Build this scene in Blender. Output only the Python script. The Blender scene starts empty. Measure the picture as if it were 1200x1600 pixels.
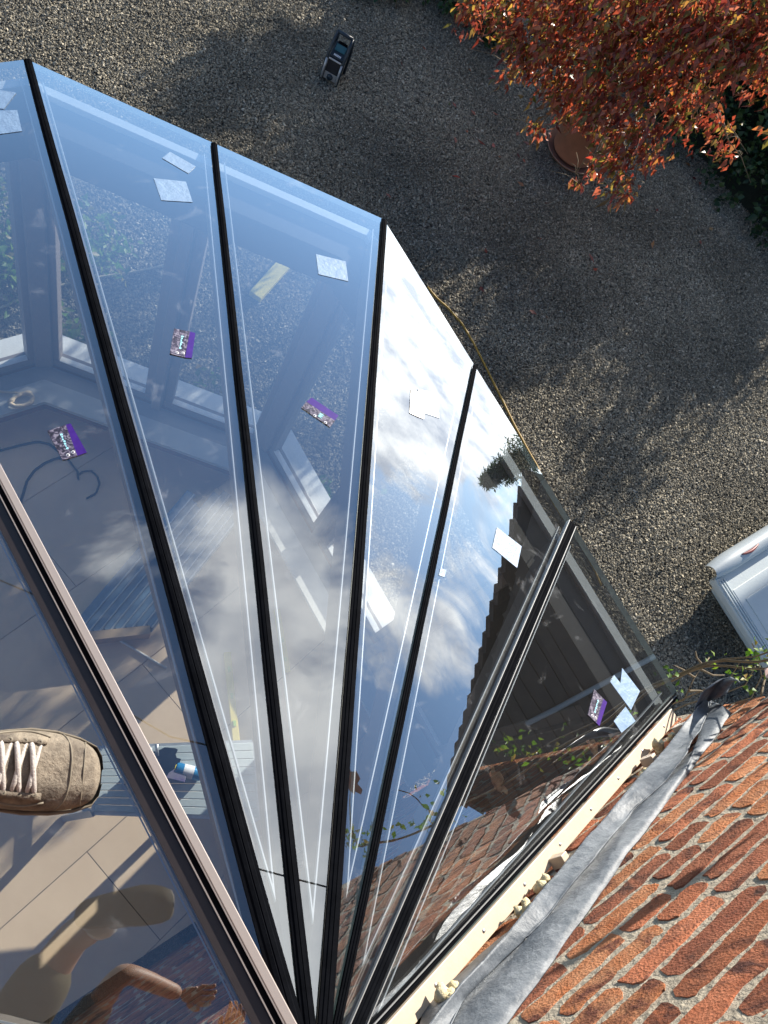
import bpy, bmesh, math, random
import numpy as np
from mathutils import Vector, Matrix, noise

rnd = random.Random(7)
nrg = np.random.default_rng(7)
SC = bpy.context.scene
COL = SC.collection
V = Vector

# ------------------------------------------------------------------ camera, sky, sun, exposure
HEAD, PITCH, ROLL = 0.35135, 1.06117, 0.73719
F_PX = 1281.81                       # focal length in pixels of the 1200 x 1600 photograph
ZE = 2.3                             # height of the eave above the gravel
CAM = V((-0.18618, 0.63434, ZE + 2.7))
_f = V((math.cos(HEAD) * math.cos(PITCH), math.sin(HEAD) * math.cos(PITCH), -math.sin(PITCH)))
_r = V((math.sin(HEAD), -math.cos(HEAD), 0))
_u = _r.cross(_f)
CR = _r * math.cos(ROLL) + _u * math.sin(ROLL)
CU = -_r * math.sin(ROLL) + _u * math.cos(ROLL)
cam = bpy.data.cameras.new('camera')
cam.sensor_fit = 'HORIZONTAL'
cam.sensor_width = 36
cam.lens = 36 * F_PX / 1200
cam.clip_start = 0.02
cam.clip_end = 2000
camo = bpy.data.objects.new('camera', cam)
COL.objects.link(camo)
m = Matrix((CR, CU, -_f)).transposed().to_4x4()
m.translation = CAM
camo.matrix_world = m
SC.camera = camo

SUN_AZ, SUN_EL = math.radians(15.5), math.radians(18)
SUN = V((math.cos(SUN_AZ) * math.cos(SUN_EL), math.sin(SUN_AZ) * math.cos(SUN_EL), math.sin(SUN_EL)))
world = bpy.data.worlds.new('World')
SC.world = world
world.use_nodes = True
wt = world.node_tree
wt.nodes.clear()


def wn(kind, **kw):
    n = wt.nodes.new(kind)
    for k, v in kw.items():
        if hasattr(n, k):
            setattr(n, k, v)
        else:
            n.inputs[k.replace('_', ' ')].default_value = v
    return n


def wl(a, b):
    wt.links.new(a, b)


def wmath(op, a, b=None, clamp=False):
    n = wt.nodes.new('ShaderNodeMath')
    n.operation = op
    n.use_clamp = clamp
    for i, x in enumerate((a, b)):
        if x is None:
            continue
        if isinstance(x, (int, float)):
            n.inputs[i].default_value = x
        else:
            wl(x, n.inputs[i])
    return n.outputs[0]


sky = wn('ShaderNodeTexSky', sky_type='NISHITA', sun_disc=False)
sky.sun_elevation = SUN_EL
sky.sun_rotation = math.pi / 2 - SUN_AZ
sky.air_density = 1.0
sky.dust_density = 0.12
sky.ozone_density = 3.5
tc = wn('ShaderNodeTexCoord')
sep = wn('ShaderNodeSeparateXYZ')
wl(tc.outputs['Generated'], sep.inputs[0])
zz = wmath('ADD', wmath('MAXIMUM', sep.outputs[2], 0.0), 0.10)
comb = wn('ShaderNodeCombineXYZ')
wl(wmath('DIVIDE', sep.outputs[0], zz), comb.inputs[0])
wl(wmath('DIVIDE', sep.outputs[1], zz), comb.inputs[1])
mp = wn('ShaderNodeMapping')
mp.inputs['Location'].default_value = (3.1, 1.7, 0.4)
mp.inputs['Rotation'].default_value = (0, 0, 0.5)
mp.inputs['Scale'].default_value = (1.0, 1.5, 1)
wl(comb.outputs[0], mp.inputs[0])
n1 = wn('ShaderNodeTexNoise')
n1.inputs['Scale'].default_value = 2.3
n1.inputs['Detail'].default_value = 11
n1.inputs['Roughness'].default_value = 0.60
n1.inputs['Distortion'].default_value = 1.1
wl(mp.outputs[0], n1.inputs['Vector'])
n2 = wn('ShaderNodeTexNoise')
n2.inputs['Scale'].default_value = 3.4
n2.inputs['Detail'].default_value = 6
n2.inputs['Roughness'].default_value = 0.55
wl(mp.outputs[0], n2.inputs['Vector'])
# cloud cover by height above the horizon: a bank low down, a clear belt, broken cloud overhead
cov = wn('ShaderNodeValToRGB')
cr = cov.color_ramp
cr.elements[0].position, cr.elements[0].color = 0.0, (0.52,) * 3 + (1,)
cr.elements[1].position, cr.elements[1].color = 1.0, (0.38,) * 3 + (1,)
for p, v in ((.25, .42), (.5, .38), (.8, .42)):
    e = cr.elements.new(p)
    e.color = (v, v, v, 1)
wl(sep.outputs[2], cov.inputs[0])
# cloud masses and clear gaps: azimuth, elevation, half width in degrees, amount
cover = cov.outputs[0]
for az, el, rad, amt in ((17, 8.5, 9, .60), (9, 16.5, 3.6, -.20), (1.5, 19, 5, .34), (-5, 26, 5.5, -.22), (50, 19, 15, -.24), (74, 25, 16, -.22), (40, 38, 6, .30),
                         (42.5, 43.5, 3.2, -.20), (30, 44, 3.2, -.18), (27, 52, 12, .56), (10, 62, 11, .48), (36, 45, 7, .24), (77, 46, 5, .22), (76, 58, 5, .14), (80, 38, 7, -.20), (100, 68, 18, -.26), (62, 56, 6, .06)):
    a_, e_ = math.radians(az), math.radians(el)
    dt = wn('ShaderNodeVectorMath', operation='DOT_PRODUCT')
    wl(tc.outputs['Generated'], dt.inputs[0])
    dt.inputs[1].default_value = (math.cos(a_) * math.cos(e_), math.sin(a_) * math.cos(e_), math.sin(e_))
    k_ = 2 / math.radians(rad) ** 2
    g_ = wmath('EXPONENT', wmath('MULTIPLY', wmath('SUBTRACT', dt.outputs['Value'], 1.0), k_))
    cover = wmath('ADD', cover, wmath('MULTIPLY', g_, amt))
dens = wmath('ADD', n1.outputs['Fac'], wmath('SUBTRACT', cover, 0.98))
dens = wmath('MULTIPLY', dens, 4.2, True)
dens = wmath('POWER', dens, 1.15)
ccol = wn('ShaderNodeValToRGB')
ccol.color_ramp.elements[0].position, ccol.color_ramp.elements[0].color = 0.36, (6.0, 6.4, 7.2, 1)
ccol.color_ramp.elements[1].position, ccol.color_ramp.elements[1].color = 0.62, (12.6, 12.5, 12.2, 1)
wl(n2.outputs['Fac'], ccol.inputs[0])
mixc = wn('ShaderNodeMix', data_type='RGBA')
wl(dens, mixc.inputs['Factor'])
wl(sky.outputs[0], mixc.inputs[6])
wl(ccol.outputs[0], mixc.inputs[7])
bg = wn('ShaderNodeBackground')
bg.inputs['Strength'].default_value = 0.087
wl(mixc.outputs[2], bg.inputs['Color'])
wo = wn('ShaderNodeOutputWorld')
wl(bg.outputs[0], wo.inputs['Surface'])

sun = bpy.data.lights.new('sun', 'SUN')
sun.energy = 5.0
sun.angle = math.radians(0.53)
sun.color = (1.0, 0.93, 0.82)
suno = bpy.data.objects.new('sun', sun)
suno.rotation_euler = SUN.to_track_quat('Z', 'Y').to_euler()
suno.location = (8, 4, 12)
COL.objects.link(suno)

SC.view_settings.view_transform = 'Standard'
SC.view_settings.look = 'None'
SC.view_settings.gamma = 1
SC.view_settings.use_curve_mapping = False
SC.view_settings.exposure = 1.2
SC.render.engine = 'CYCLES'
SC.cycles.use_denoising = True
SC.cycles.max_bounces = 12
SC.cycles.transparent_max_bounces = 24
SC.cycles.sample_clamp_indirect = 6
SC.cycles.caustics_reflective = False
SC.cycles.caustics_refractive = False


# ------------------------------------------------------------------ surveying: a pixel of the photograph laid on a real surface
def pray(px, py):
    return ((px - 600) * CR - (py - 800) * CU + F_PX * _f).normalized()


def gz(px, py, z):
    d = pray(px, py)
    return CAM + d * ((z - CAM.z) / d.z)


def gy(px, py, y):
    d = pray(px, py)
    return CAM + d * ((y - CAM.y) / d.y)


def gpl(px, py, n, c):
    d = pray(px, py)
    return CAM + d * ((c - CAM.dot(n)) / d.dot(n))


def pix(p):
    d = p - CAM
    z = d.dot(_f)
    if z < 0.05:
        return (-9999, -9999)
    return (600 + F_PX * d.dot(CR) / z, 800 - F_PX * d.dot(CU) / z)


# ------------------------------------------------------------------ materials
MATS = {}


def mat(name, base, rough=.6, metal=0., var=0., vscale=8., bump=0., bscale=40., spec=None, col2=None, detail=6, thr=None, voro=None, trans=None, vary_obj=0.):
    """Plain procedural material: base colour mottled towards col2 by noise, optional bump."""
    if name in MATS:
        return MATS[name]
    M = bpy.data.materials.new(name)
    M.use_nodes = True
    nt = M.node_tree
    b = nt.nodes['Principled BSDF']
    b.inputs['Roughness'].default_value = rough
    b.inputs['Metallic'].default_value = metal
    if spec is not None:
        b.inputs['Specular IOR Level'].default_value = spec
    b.inputs['Base Color'].default_value = (*base, 1)
    L = nt.links.new
    tcn = nt.nodes.new('ShaderNodeTexCoord')
    out = None
    if var > 0 or col2:
        nz = nt.nodes.new('ShaderNodeTexNoise')
        nz.inputs['Scale'].default_value = vscale
        nz.inputs['Detail'].default_value = detail
        nz.inputs['Roughness'].default_value = .65
        L(tcn.outputs['Object'], nz.inputs['Vector'])
        rp = nt.nodes.new('ShaderNodeValToRGB')
        lo, hi = thr or (.3, .7)
        rp.color_ramp.elements[0].position = lo
        rp.color_ramp.elements[1].position = hi
        c2 = col2 or tuple(min(1, c * (1 + var)) for c in base)
        c1 = base if col2 else tuple(c * (1 - var) for c in base)
        rp.color_ramp.elements[0].color = (*c1, 1)
        rp.color_ramp.elements[1].color = (*c2, 1)
        L(nz.outputs['Fac'], rp.inputs[0])
        out = rp.outputs[0]
        L(out, b.inputs['Base Color'])
    if vary_obj:
        oi = nt.nodes.new('ShaderNodeObjectInfo')
        mr = nt.nodes.new('ShaderNodeMapRange')
        mr.inputs[3].default_value = 1 - vary_obj
        mr.inputs[4].default_value = 1 + vary_obj
        L(oi.outputs['Random'], mr.inputs[0])
        hs = nt.nodes.new('ShaderNodeHueSaturation')
        hs.inputs['Color'].default_value = (*base, 1)
        if out:
            L(out, hs.inputs['Color'])
        L(mr.outputs[0], hs.inputs['Value'])
        L(hs.outputs[0], b.inputs['Base Color'])
    if bump:
        if voro:
            bz = nt.nodes.new('ShaderNodeTexVoronoi')
            bo = bz.outputs['Distance']
        else:
            bz = nt.nodes.new('ShaderNodeTexNoise')
            bz.inputs['Detail'].default_value = 8
            bz.inputs['Roughness'].default_value = .6
            bo = bz.outputs['Fac']
        bz.inputs['Scale'].default_value = bscale
        L(tcn.outputs['Object'], bz.inputs['Vector'])
        bp = nt.nodes.new('ShaderNodeBump')
        bp.inputs['Strength'].default_value = min(1, bump)
        bp.inputs['Distance'].default_value = .02 * max(1, bump)
        L(bo, bp.inputs['Height'])
        L(bp.outputs[0], b.inputs['Normal'])
    MATS[name] = M
    return M


def island_mat(name, stops, rough=.8, trans=0., bump=0, interp='LINEAR', spec=.3):
    """Colour picked per loose piece (each stone, each leaf)."""
    M = bpy.data.materials.new(name)
    M.use_nodes = True
    nt = M.node_tree
    b = nt.nodes['Principled BSDF']
    b.inputs['Roughness'].default_value = rough
    b.inputs['Specular IOR Level'].default_value = spec
    g = nt.nodes.new('ShaderNodeNewGeometry')
    rp = nt.nodes.new('ShaderNodeValToRGB')
    rp.color_ramp.interpolation = interp
    while len(rp.color_ramp.elements) < len(stops):
        rp.color_ramp.elements.new(.5)
    for e, (p, c) in zip(rp.color_ramp.elements, stops):
        e.position = p
        e.color = (*c, 1)
    oi = nt.nodes.new('ShaderNodeObjectInfo')
    ad = nt.nodes.new('ShaderNodeMath')
    ad.operation = 'ADD'
    fr = nt.nodes.new('ShaderNodeMath')
    fr.operation = 'FRACT'
    nt.links.new(g.outputs['Random Per Island'], ad.inputs[0])
    nt.links.new(oi.outputs['Random'], ad.inputs[1])
    nt.links.new(ad.outputs[0], fr.inputs[0])
    nt.links.new(fr.outputs[0], rp.inputs[0])
    nt.links.new(rp.outputs[0], b.inputs['Base Color'])
    if trans:
        tr = nt.nodes.new('ShaderNodeBsdfTranslucent')
        hs = nt.nodes.new('ShaderNodeHueSaturation')
        hs.inputs['Saturation'].default_value = 1.1
        hs.inputs['Value'].default_value = 1.7
        nt.links.new(rp.outputs[0], hs.inputs['Color'])
        nt.links.new(hs.outputs[0], tr.inputs['Color'])
        mx = nt.nodes.new('ShaderNodeMixShader')
        mx.inputs[0].default_value = trans
        nt.links.new(b.outputs[0], mx.inputs[1])
        nt.links.new(tr.outputs[0], mx.inputs[2])
        nt.links.new(mx.outputs[0], nt.nodes['Material Output'].inputs['Surface'])
    MATS[name] = M
    return M


def glass_mat(name, refl, tint, rcol=(1, 1, 1), ior=1.45, smear=0., wobble=0., base=0.):
    M = bpy.data.materials.new(name)
    M.use_nodes = True
    nt = M.node_tree
    nt.nodes.clear()
    N, L = nt.nodes.new, nt.links.new
    out = N('ShaderNodeOutputMaterial')
    tr = N('ShaderNodeBsdfTransparent')
    tr.inputs[0].default_value = (*tint, 1)
    gl = N('ShaderNodeBsdfGlossy')
    gl.inputs['Roughness'].default_value = 0.0
    gl.inputs['Color'].default_value = (*rcol, 1)
    fr = N('ShaderNodeFresnel')
    fr.inputs['IOR'].default_value = ior
    mr = N('ShaderNodeMath')                 # both faces of both sheets of the unit mirror together
    mr.operation = 'MULTIPLY_ADD'
    mr.use_clamp = True
    mr.inputs[1].default_value = refl
    mr.inputs[2].default_value = base
    L(fr.outputs[0], mr.inputs[0])
    gm = N('ShaderNodeNewGeometry')          # the coated side mirrors, its back does not
    sb = N('ShaderNodeMath')
    sb.operation = 'SUBTRACT'
    sb.inputs[0].default_value = 1
    L(gm.outputs['Backfacing'], sb.inputs[1])
    ml = N('ShaderNodeMath')
    ml.operation = 'MULTIPLY'
    L(mr.outputs[0], ml.inputs[0])
    L(sb.outputs[0], ml.inputs[1])
    mx = N('ShaderNodeMixShader')
    L(ml.outputs[0], mx.inputs[0])
    L(tr.outputs[0], mx.inputs[1])
    L(gl.outputs[0], mx.inputs[2])
    last = mx
    tcn = N('ShaderNodeTexCoord')
    if wobble:
        nz = N('ShaderNodeTexNoise')
        nz.inputs['Scale'].default_value = 2.2
        nz.inputs['Detail'].default_value = 1
        L(tcn.outputs['Object'], nz.inputs['Vector'])
        bp = N('ShaderNodeBump')
        bp.inputs['Strength'].default_value = wobble
        bp.inputs['Distance'].default_value = .01
        L(nz.outputs['Fac'], bp.inputs['Height'])
        L(bp.outputs[0], gl.inputs['Normal'])
    if smear:                        # wiped dust and hand marks left on the outside
        nz = N('ShaderNodeTexNoise')
        nz.inputs['Scale'].default_value = 5.0
        nz.inputs['Detail'].default_value = 9
        nz.inputs['Roughness'].default_value = .68
        nz.inputs['Distortion'].default_value = 1.6
        L(tcn.outputs['Object'], nz.inputs['Vector'])
        rp = N('ShaderNodeMapRange')
        rp.inputs[1].default_value = .60
        rp.inputs[2].default_value = .80
        rp.inputs[3].default_value = .006
        rp.inputs[4].default_value = smear
        L(nz.outputs['Fac'], rp.inputs[0])
        df = N('ShaderNodeBsdfDiffuse')
        df.inputs[0].default_value = (.75, .77, .8, 1)
        m2 = N('ShaderNodeMixShader')
        L(rp.outputs[0], m2.inputs[0])
        L(mx.outputs[0], m2.inputs[1])
        L(df.outputs[0], m2.inputs[2])
        last = m2
    L(last.outputs[0], out.inputs['Surface'])
    MATS[name] = M
    return M


G_ROOF = glass_mat('roof_glass', 8.2, (.68, .705, .715), (.90, .95, 1.0), 1.5, .14, .04, -.12)
G_ROOF_IN = glass_mat('roof_glass_inner_face', .3, (.96, .98, .98), (.9, .95, 1.0), 1.3)
G_WIN = glass_mat('window_glass', 1.2, (.97, .98, .98), (1, 1, 1), 1.5)
FRAME = mat('pebble_grey_powder_coat', (.235, .20, .185), .45, var=.05, vscale=30, bump=.05, bscale=300)
FRAME_DK = mat('dark_brown_gasket', (.018, .0125, .0125), .45, var=.2, vscale=20)
BLACK = mat('black_rubber', (.004, .0045, .006), .6, var=.3, vscale=25, bump=.1, bscale=160, spec=.04)
BLACK.node_tree.nodes['Principled BSDF'].inputs['IOR'].default_value = 1.16
WHITE = mat('white_paint', (.82, .82, .80), .5, var=.04, vscale=10, bump=.05, bscale=90)
CREAM = mat('cream_plastic', (.52, .425, .32), .5, var=.06, vscale=25, bump=.05, bscale=120)
ALU = mat('mill_aluminium', (.62, .64, .66), .35, metal=.7, var=.1, vscale=40)
PLASTER = mat('grey_plaster', (.42, .41, .40), .8, var=.08, vscale=12, bump=.1)


# ------------------------------------------------------------------ mesh helpers
class MB:
    def __init__(s):
        s.v, s.f, s.m, s.mats, s.sm = [], [], [], [], []

    def slot(s, m):
        if m not in s.mats:
            s.mats.append(m)
        return s.mats.index(m)

    def add(s, verts, faces, m, smooth=False):
        k, i = len(s.v), s.slot(m)
        s.v += [tuple(p) for p in verts]
        for f in faces:
            s.f.append([a + k for a in f])
            s.m.append(i)
            s.sm.append(smooth)

    def prism(s, poly, d, m):
        """poly (list of points) swept by vector d"""
        n = len(poly)
        vs = [V(p) for p in poly] + [V(p) + V(d) for p in poly]
        s.add(vs, [list(range(n))[::-1], list(range(n, 2 * n))] + [[i, (i + 1) % n, n + (i + 1) % n, n + i] for i in range(n)], m)

    def box(s, c, size, m, ax=None, ay=None, az=None):
        ax, ay, az = V(ax or (1, 0, 0)), V(ay or (0, 1, 0)), V(az or (0, 0, 1))
        c = V(c)
        x, y, z = ax * size[0] / 2, ay * size[1] / 2, az * size[2] / 2
        vs = [c + x * i + y * j + z * k for k in (-1, 1) for j in (-1, 1) for i in (-1, 1)]
        s.add(vs, [[0, 2, 3, 1], [4, 5, 7, 6], [0, 1, 5, 4], [2, 6, 7, 3], [0, 4, 6, 2], [1, 3, 7, 5]], m)

    def bar(s, p, q, w, h, m, up=(0, 0, 1), off=(0, 0), w2=None):
        """box from p to q, w across, h along up; off = shift (across, up) of its centre"""
        p, q, up = V(p), V(q), V(up)
        d = (q - p).normalized()
        t = d.cross(up).normalized()
        n = t.cross(d).normalized()
        w2 = w if w2 is None else w2
        vs = []
        for e, ww in ((p, w), (q, w2)):
            for a, b in ((-1, -1), (1, -1), (1, 1), (-1, 1)):
                vs.append(e + t * (off[0] + a * ww / 2) + n * (off[1] + b * h / 2))
        s.add(vs, [[0, 3, 2, 1], [4, 5, 6, 7], [0, 1, 5, 4], [1, 2, 6, 5], [2, 3, 7, 6], [3, 0, 4, 7]], m)

    def tube(s, pts, r, m, n=8, r2=None, closed=False, smooth=True):
        pts = [V(p) for p in pts]
        k0 = len(pts)
        vs, fs = [], []
        prev = None
        for i, p in enumerate(pts):
            a = pts[max(0, i - 1)] if not closed else pts[i - 1]
            b = pts[min(k0 - 1, i + 1)] if not closed else pts[(i + 1) % k0]
            d = (b - a).normalized()
            u = prev - d * prev.dot(d) if prev is not None else (d.cross(V((0, 0, 1))) if abs(d.z) < .95 else d.cross(V((1, 0, 0))))
            u.normalize()
            prev = u
            w = d.cross(u)
            rr = r if r2 is None else r + (r2 - r) * i / max(1, k0 - 1)
            if callable(r):
                rr = r(i / max(1, k0 - 1))
            for j in range(n):
                t = 2 * math.pi * j / n
                vs.append(p + (u * math.cos(t) + w * math.sin(t)) * rr)
        rng = k0 if closed else k0 - 1
        for i in range(rng):
            for j in range(n):
                fs.append([i * n + j, i * n + (j + 1) % n, ((i + 1) % k0) * n + (j + 1) % n, ((i + 1) % k0) * n + j])
        if not closed:
            fs += [list(range(n))[::-1], list(range((k0 - 1) * n, k0 * n))]
        s.add(vs, fs, m, smooth)

    def lathe(s, c, prof, m, n=28, axis=(0, 0, 1), smooth=True):
        c, az = V(c), V(axis).normalized()
        ax = az.orthogonal().normalized()
        ay = az.cross(ax)
        vs, fs = [], []
        for r, z in prof:
            for j in range(n):
                t = 2 * math.pi * j / n
                vs.append(c + az * z + (ax * math.cos(t) + ay * math.sin(t)) * r)
        for i in range(len(prof) - 1):
            for j in range(n):
                fs.append([i * n + j, i * n + (j + 1) % n, (i + 1) * n + (j + 1) % n, (i + 1) * n + j])
        s.add(vs, fs, m, smooth)

    def blob(s, c, r, m, sub=2, amp=.25, freq=3., seed=0., sq=(1, 1, 1)):
        bm = bmesh.new()
        bmesh.ops.create_icosphere(bm, subdivisions=sub, radius=1)
        vs = []
        for v in bm.verts:
            p = v.co
            k = 1 + amp * noise.noise(p * freq + V((seed, seed * 1.7, 0))) * 1.6
            vs.append(V(c) + V((p.x * sq[0], p.y * sq[1], p.z * sq[2])) * r * k)
        s.add(vs, [[v.index for v in f.verts] for f in bm.faces], m, True)
        bm.free()

    def grid(s, rows, m, smooth=True):
        a, b = len(rows), len(rows[0])
        s.add([p for r in rows for p in r], [[i * b + j, i * b + j + 1, (i + 1) * b + j + 1, (i + 1) * b + j] for i in range(a - 1) for j in range(b - 1)], m, smooth)

    def build(s, name, parent=None, bevel=0, subdiv=0, solid=0, loc=None):
        me = bpy.data.meshes.new(name)
        vs = s.v if loc is None else [tuple(V(p) - V(loc)) for p in s.v]
        me.from_pydata(vs, [], s.f)
        for m in s.mats:
            me.materials.append(m)
        me.polygons.foreach_set('material_index', s.m)
        me.polygons.foreach_set('use_smooth', s.sm)
        me.update()
        o = bpy.data.objects.new(name, me)
        COL.objects.link(o)
        if loc is not None:
            o.location = loc
        if parent:
            attach(o, parent)
        if solid:
            md = o.modifiers.new('s', 'SOLIDIFY')
            md.thickness = solid
            md.offset = 0
        if bevel:
            md = o.modifiers.new('b', 'BEVEL')
            md.width = bevel
            md.segments = 2
            md.limit_method = 'ANGLE'
            md.angle_limit = math.radians(40)
            md.harden_normals = False
        if subdiv:
            md = o.modifiers.new('u', 'SUBSURF')
            md.levels = md.render_levels = subdiv
        return o


def attach(o, parent):
    """parent keeping the world place (parents carry location and z rotation only)"""
    w = Matrix.Identity(4)
    q = parent
    chain = []
    while q:
        chain.append(q)
        q = q.parent
    for q in reversed(chain):
        w = w @ q.matrix_basis
    o.parent = parent
    o.matrix_basis = w.inverted() @ o.matrix_basis


def tag(o, label=None, cat=None, group=None, kind=None):
    for k, v in (('label', label), ('category', cat), ('group', group), ('kind', kind)):
        if v:
            o[k] = v
    return o


def thing(name, label, cat, loc=(0, 0, 0), rz=0, group=None):
    o = bpy.data.objects.new(name, None)
    o.empty_display_size = .1
    o.location = loc
    o.rotation_euler = (0, 0, rz)
    COL.objects.link(o)
    return tag(o, label, cat, group)


def npmesh(name, verts, faces, material, parent=None, smooth=False):
    """fast mesh from numpy arrays, all faces of one size"""
    me = bpy.data.meshes.new(name)
    nv, (nf, k) = len(verts), faces.shape
    me.vertices.add(nv)
    me.vertices.foreach_set('co', verts.astype(np.float32).ravel())
    me.loops.add(nf * k)
    me.loops.foreach_set('vertex_index', faces.astype(np.int32).ravel())
    me.polygons.add(nf)
    me.polygons.foreach_set('loop_start', np.arange(0, nf * k, k, dtype=np.int32))
    me.polygons.foreach_set('loop_total', np.full(nf, k, dtype=np.int32))
    me.materials.append(material)
    me.update(calc_edges=True)
    me.validate()
    o = bpy.data.objects.new(name, me)
    COL.objects.link(o)
    if parent:
        attach(o, parent)
    return o


def copy_tree(o, loc, rz=None, parent=None):
    c = o.copy()
    COL.objects.link(c)
    if parent is None:
        c.location = loc
        if rz is not None:
            c.rotation_euler.z = rz
    else:
        c.parent = parent
    for ch in list(o.children):
        copy_tree(ch, None, None, c)
    return c


# ------------------------------------------------------------------ plan of the glass roof
W = .78322                     # width of a pane along the eave
XE = 1.96097
S2 = W / math.sqrt(2)
RISE = .825
O = V((0, -.042, ZE + RISE))
half = [(XE, 0), (XE, W), (XE, 2 * W), (XE, 3 * W), (XE - S2, 3 * W + S2), (XE - 2 * S2, 3 * W + 2 * S2)]
CH = [V((x, y, ZE)) for x, y in half + [(0, half[-1][1]), (-2.8, 2.6), (-2.8, 1.3), (-2.8, 0)]]
# facets: 0-3 | 3-5 | 5-6 | 6-7 | 7-9 ; corners of the plan
CORN = [0, 3, 5, 6, 7, 9]


def plane3(a, b, c):
    n = (b - a).cross(c - a).normalized()
    if n.z < 0:
        n = -n
    return n, n.dot(a)


FAC = []
for a, b in zip(CORN, CORN[1:]):
    FAC.append(plane3(CH[a], CH[b], O))


def facet_of(i):              # facet of the pane between CH[i] and CH[i+1]
    for k, (a, b) in enumerate(zip(CORN, CORN[1:])):
        if a <= i < b:
            return FAC[k]


NDG, NBD, NFR, NLF = FAC[0], FAC[1], FAC[2], FAC[3]


def fp(px, py, fac, lift=0.):
    return gpl(px, py, fac[0], fac[1]) + fac[0] * lift


def corner_inset(d):
    """plan corners of the wall line moved inwards by d (open at the house wall)"""
    out = []
    pts = [CH[i].xy for i in CORN]
    nrm = []
    for p, q in zip(pts, pts[1:]):
        e = (q - p).normalized()
        nrm.append(V((-e.y, e.x)))          # to the left of travel = inwards
    for i, p in enumerate(pts):
        if i == 0:
            out.append(p + nrm[0] * d)
        elif i == len(pts) - 1:
            out.append(p + nrm[-1] * d)
        else:
            n1_, n2_ = nrm[i - 1], nrm[i]
            b = (n1_ + n2_).normalized()
            out.append(p + b * (d / b.dot(n1_)))
    return out


def chain_inset(d):
    """all 13 eave stations moved inwards by d"""
    c = corner_inset(d)
    out = []
    for k, (a, b) in enumerate(zip(CORN, CORN[1:])):
        for i in range(a, b):
            t = (i - a) / (b - a)
            # keep stations square to the wall where they are not corners
            if i == a:
                out.append(c[k])
            else:
                e = (CH[b].xy - CH[a].xy).normalized()
                nn = V((-e.y, e.x))
                out.append(CH[i].xy + nn * d)
    out.append(c[-1])
    return out

# ------------------------------------------------------------------ ground and gravel
gmat = mat('gravel_bed', (.07, .066, .06), .95, col2=(.22, .20, .165), vscale=60, bump=1., bscale=120, voro=True)
g = MB()
g.add([(-150, -150, -.02), (150, -150, -.02), (150, 150, -.02), (-150, 150, -.02)], [[0, 1, 2, 3]], gmat)
tag(g.build('ground'), kind='structure')


def inside(poly, x, y):
    r = np.zeros(len(x), bool)
    n = len(poly)
    for i in range(n):
        x1, y1 = poly[i]
        x2, y2 = poly[(i + 1) % n]
        c = ((y1 > y) != (y2 > y)) & (x < (x2 - x1) * (y - y1) / (y2 - y1 + 1e-12) + x1)
        r ^= c
    return r


def stones(n, x0, x1, y0, y1, size, poly=None, seed=1):
    g_ = np.random.default_rng(seed)
    x, y = g_.uniform(x0, x1, n), g_.uniform(y0, y1, n)
    k = np.ones(n, bool)
    if poly:
        k = ~inside(poly, x, y)
    # only where the picture, or a step to the side of it, can see the drive
    P = np.stack([x - CAM.x, y - CAM.y, np.full(n, -CAM.z)], 1)
    zc = P @ np.array(_f)
    k &= (np.abs(P @ np.array(CR)) < .62 * zc) & (np.abs(P @ np.array(CU)) < .78 * zc)
    x, y = x[k], y[k]
    n = len(x)
    base = np.array([[1, 0, -.3], [-1, 0, -.3], [0, 1, -.3], [0, -1, -.3], [.0, 0, 1]], float)
    faces = np.array([[0, 2, 4], [2, 1, 4], [1, 3, 4], [3, 0, 4]])
    P = base[None] + g_.normal(0, .25, (n, 5, 3))
    s = size * g_.lognormal(0, .33, n)
    P *= np.stack([s * g_.uniform(.8, 1.35, n), s * g_.uniform(.6, 1., n), s * g_.uniform(.45, .8, n)], 1)[:, None]
    a = g_.uniform(0, 2 * np.pi, n)
    t = g_.normal(0, .45, n)
    ca, sa, ct, st = np.cos(a), np.sin(a), np.cos(t), np.sin(t)
    X = P[..., 0] * ct[:, None] + P[..., 2] * st[:, None]
    Z = -P[..., 0] * st[:, None] + P[..., 2] * ct[:, None]
    Y = P[..., 1]
    Q = np.stack([X * ca[:, None] - Y * sa[:, None] + x[:, None], X * sa[:, None] + Y * ca[:, None] + y[:, None],
                  Z + (g_.uniform(-.012, .008, n))[:, None]], -1)
    return Q.reshape(-1, 3), (faces[None] + 5 * np.arange(n)[:, None, None]).reshape(-1, 3)


plan_out = [tuple(p) for p in corner_inset(.12)]
gv, gf = stones(1450000, .6, 9.0, -2.2, 8.0, .0064, plan_out)
GRAVEL = island_mat('gravel_stones', [(0, (.15, .135, .105)), (.3, (.215, .193, .147)), (.55, (.27, .240, .180)), (.8, (.335, .295, .220)), (.95, (.41, .365, .28)), (1, (.50, .455, .37))], .9)
_nt = GRAVEL.node_tree                         # damp and dusty patches metres across
_tc, _nz, _mr, _hs = (_nt.nodes.new(k) for k in ('ShaderNodeTexCoord', 'ShaderNodeTexNoise', 'ShaderNodeMapRange', 'ShaderNodeHueSaturation'))
_nz.inputs['Scale'].default_value = 1.1
_nz.inputs['Detail'].default_value = 5
_mr.inputs[1].default_value, _mr.inputs[2].default_value, _mr.inputs[3].default_value, _mr.inputs[4].default_value = .3, .7, .72, 1.25
_b = _nt.nodes['Principled BSDF']
_src = _b.inputs['Base Color'].links[0].from_socket
_nt.links.new(_tc.outputs['Object'], _nz.inputs['Vector'])
_nt.links.new(_nz.outputs['Fac'], _mr.inputs[0])
_nt.links.new(_mr.outputs[0], _hs.inputs['Value'])
_nt.links.new(_src, _hs.inputs['Color'])
_nt.links.new(_hs.outputs[0], _b.inputs['Base Color'])
tag(npmesh('gravel', gv, gf, GRAVEL), 'crushed grey and buff gravel covering the drive', kind='stuff')

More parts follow.
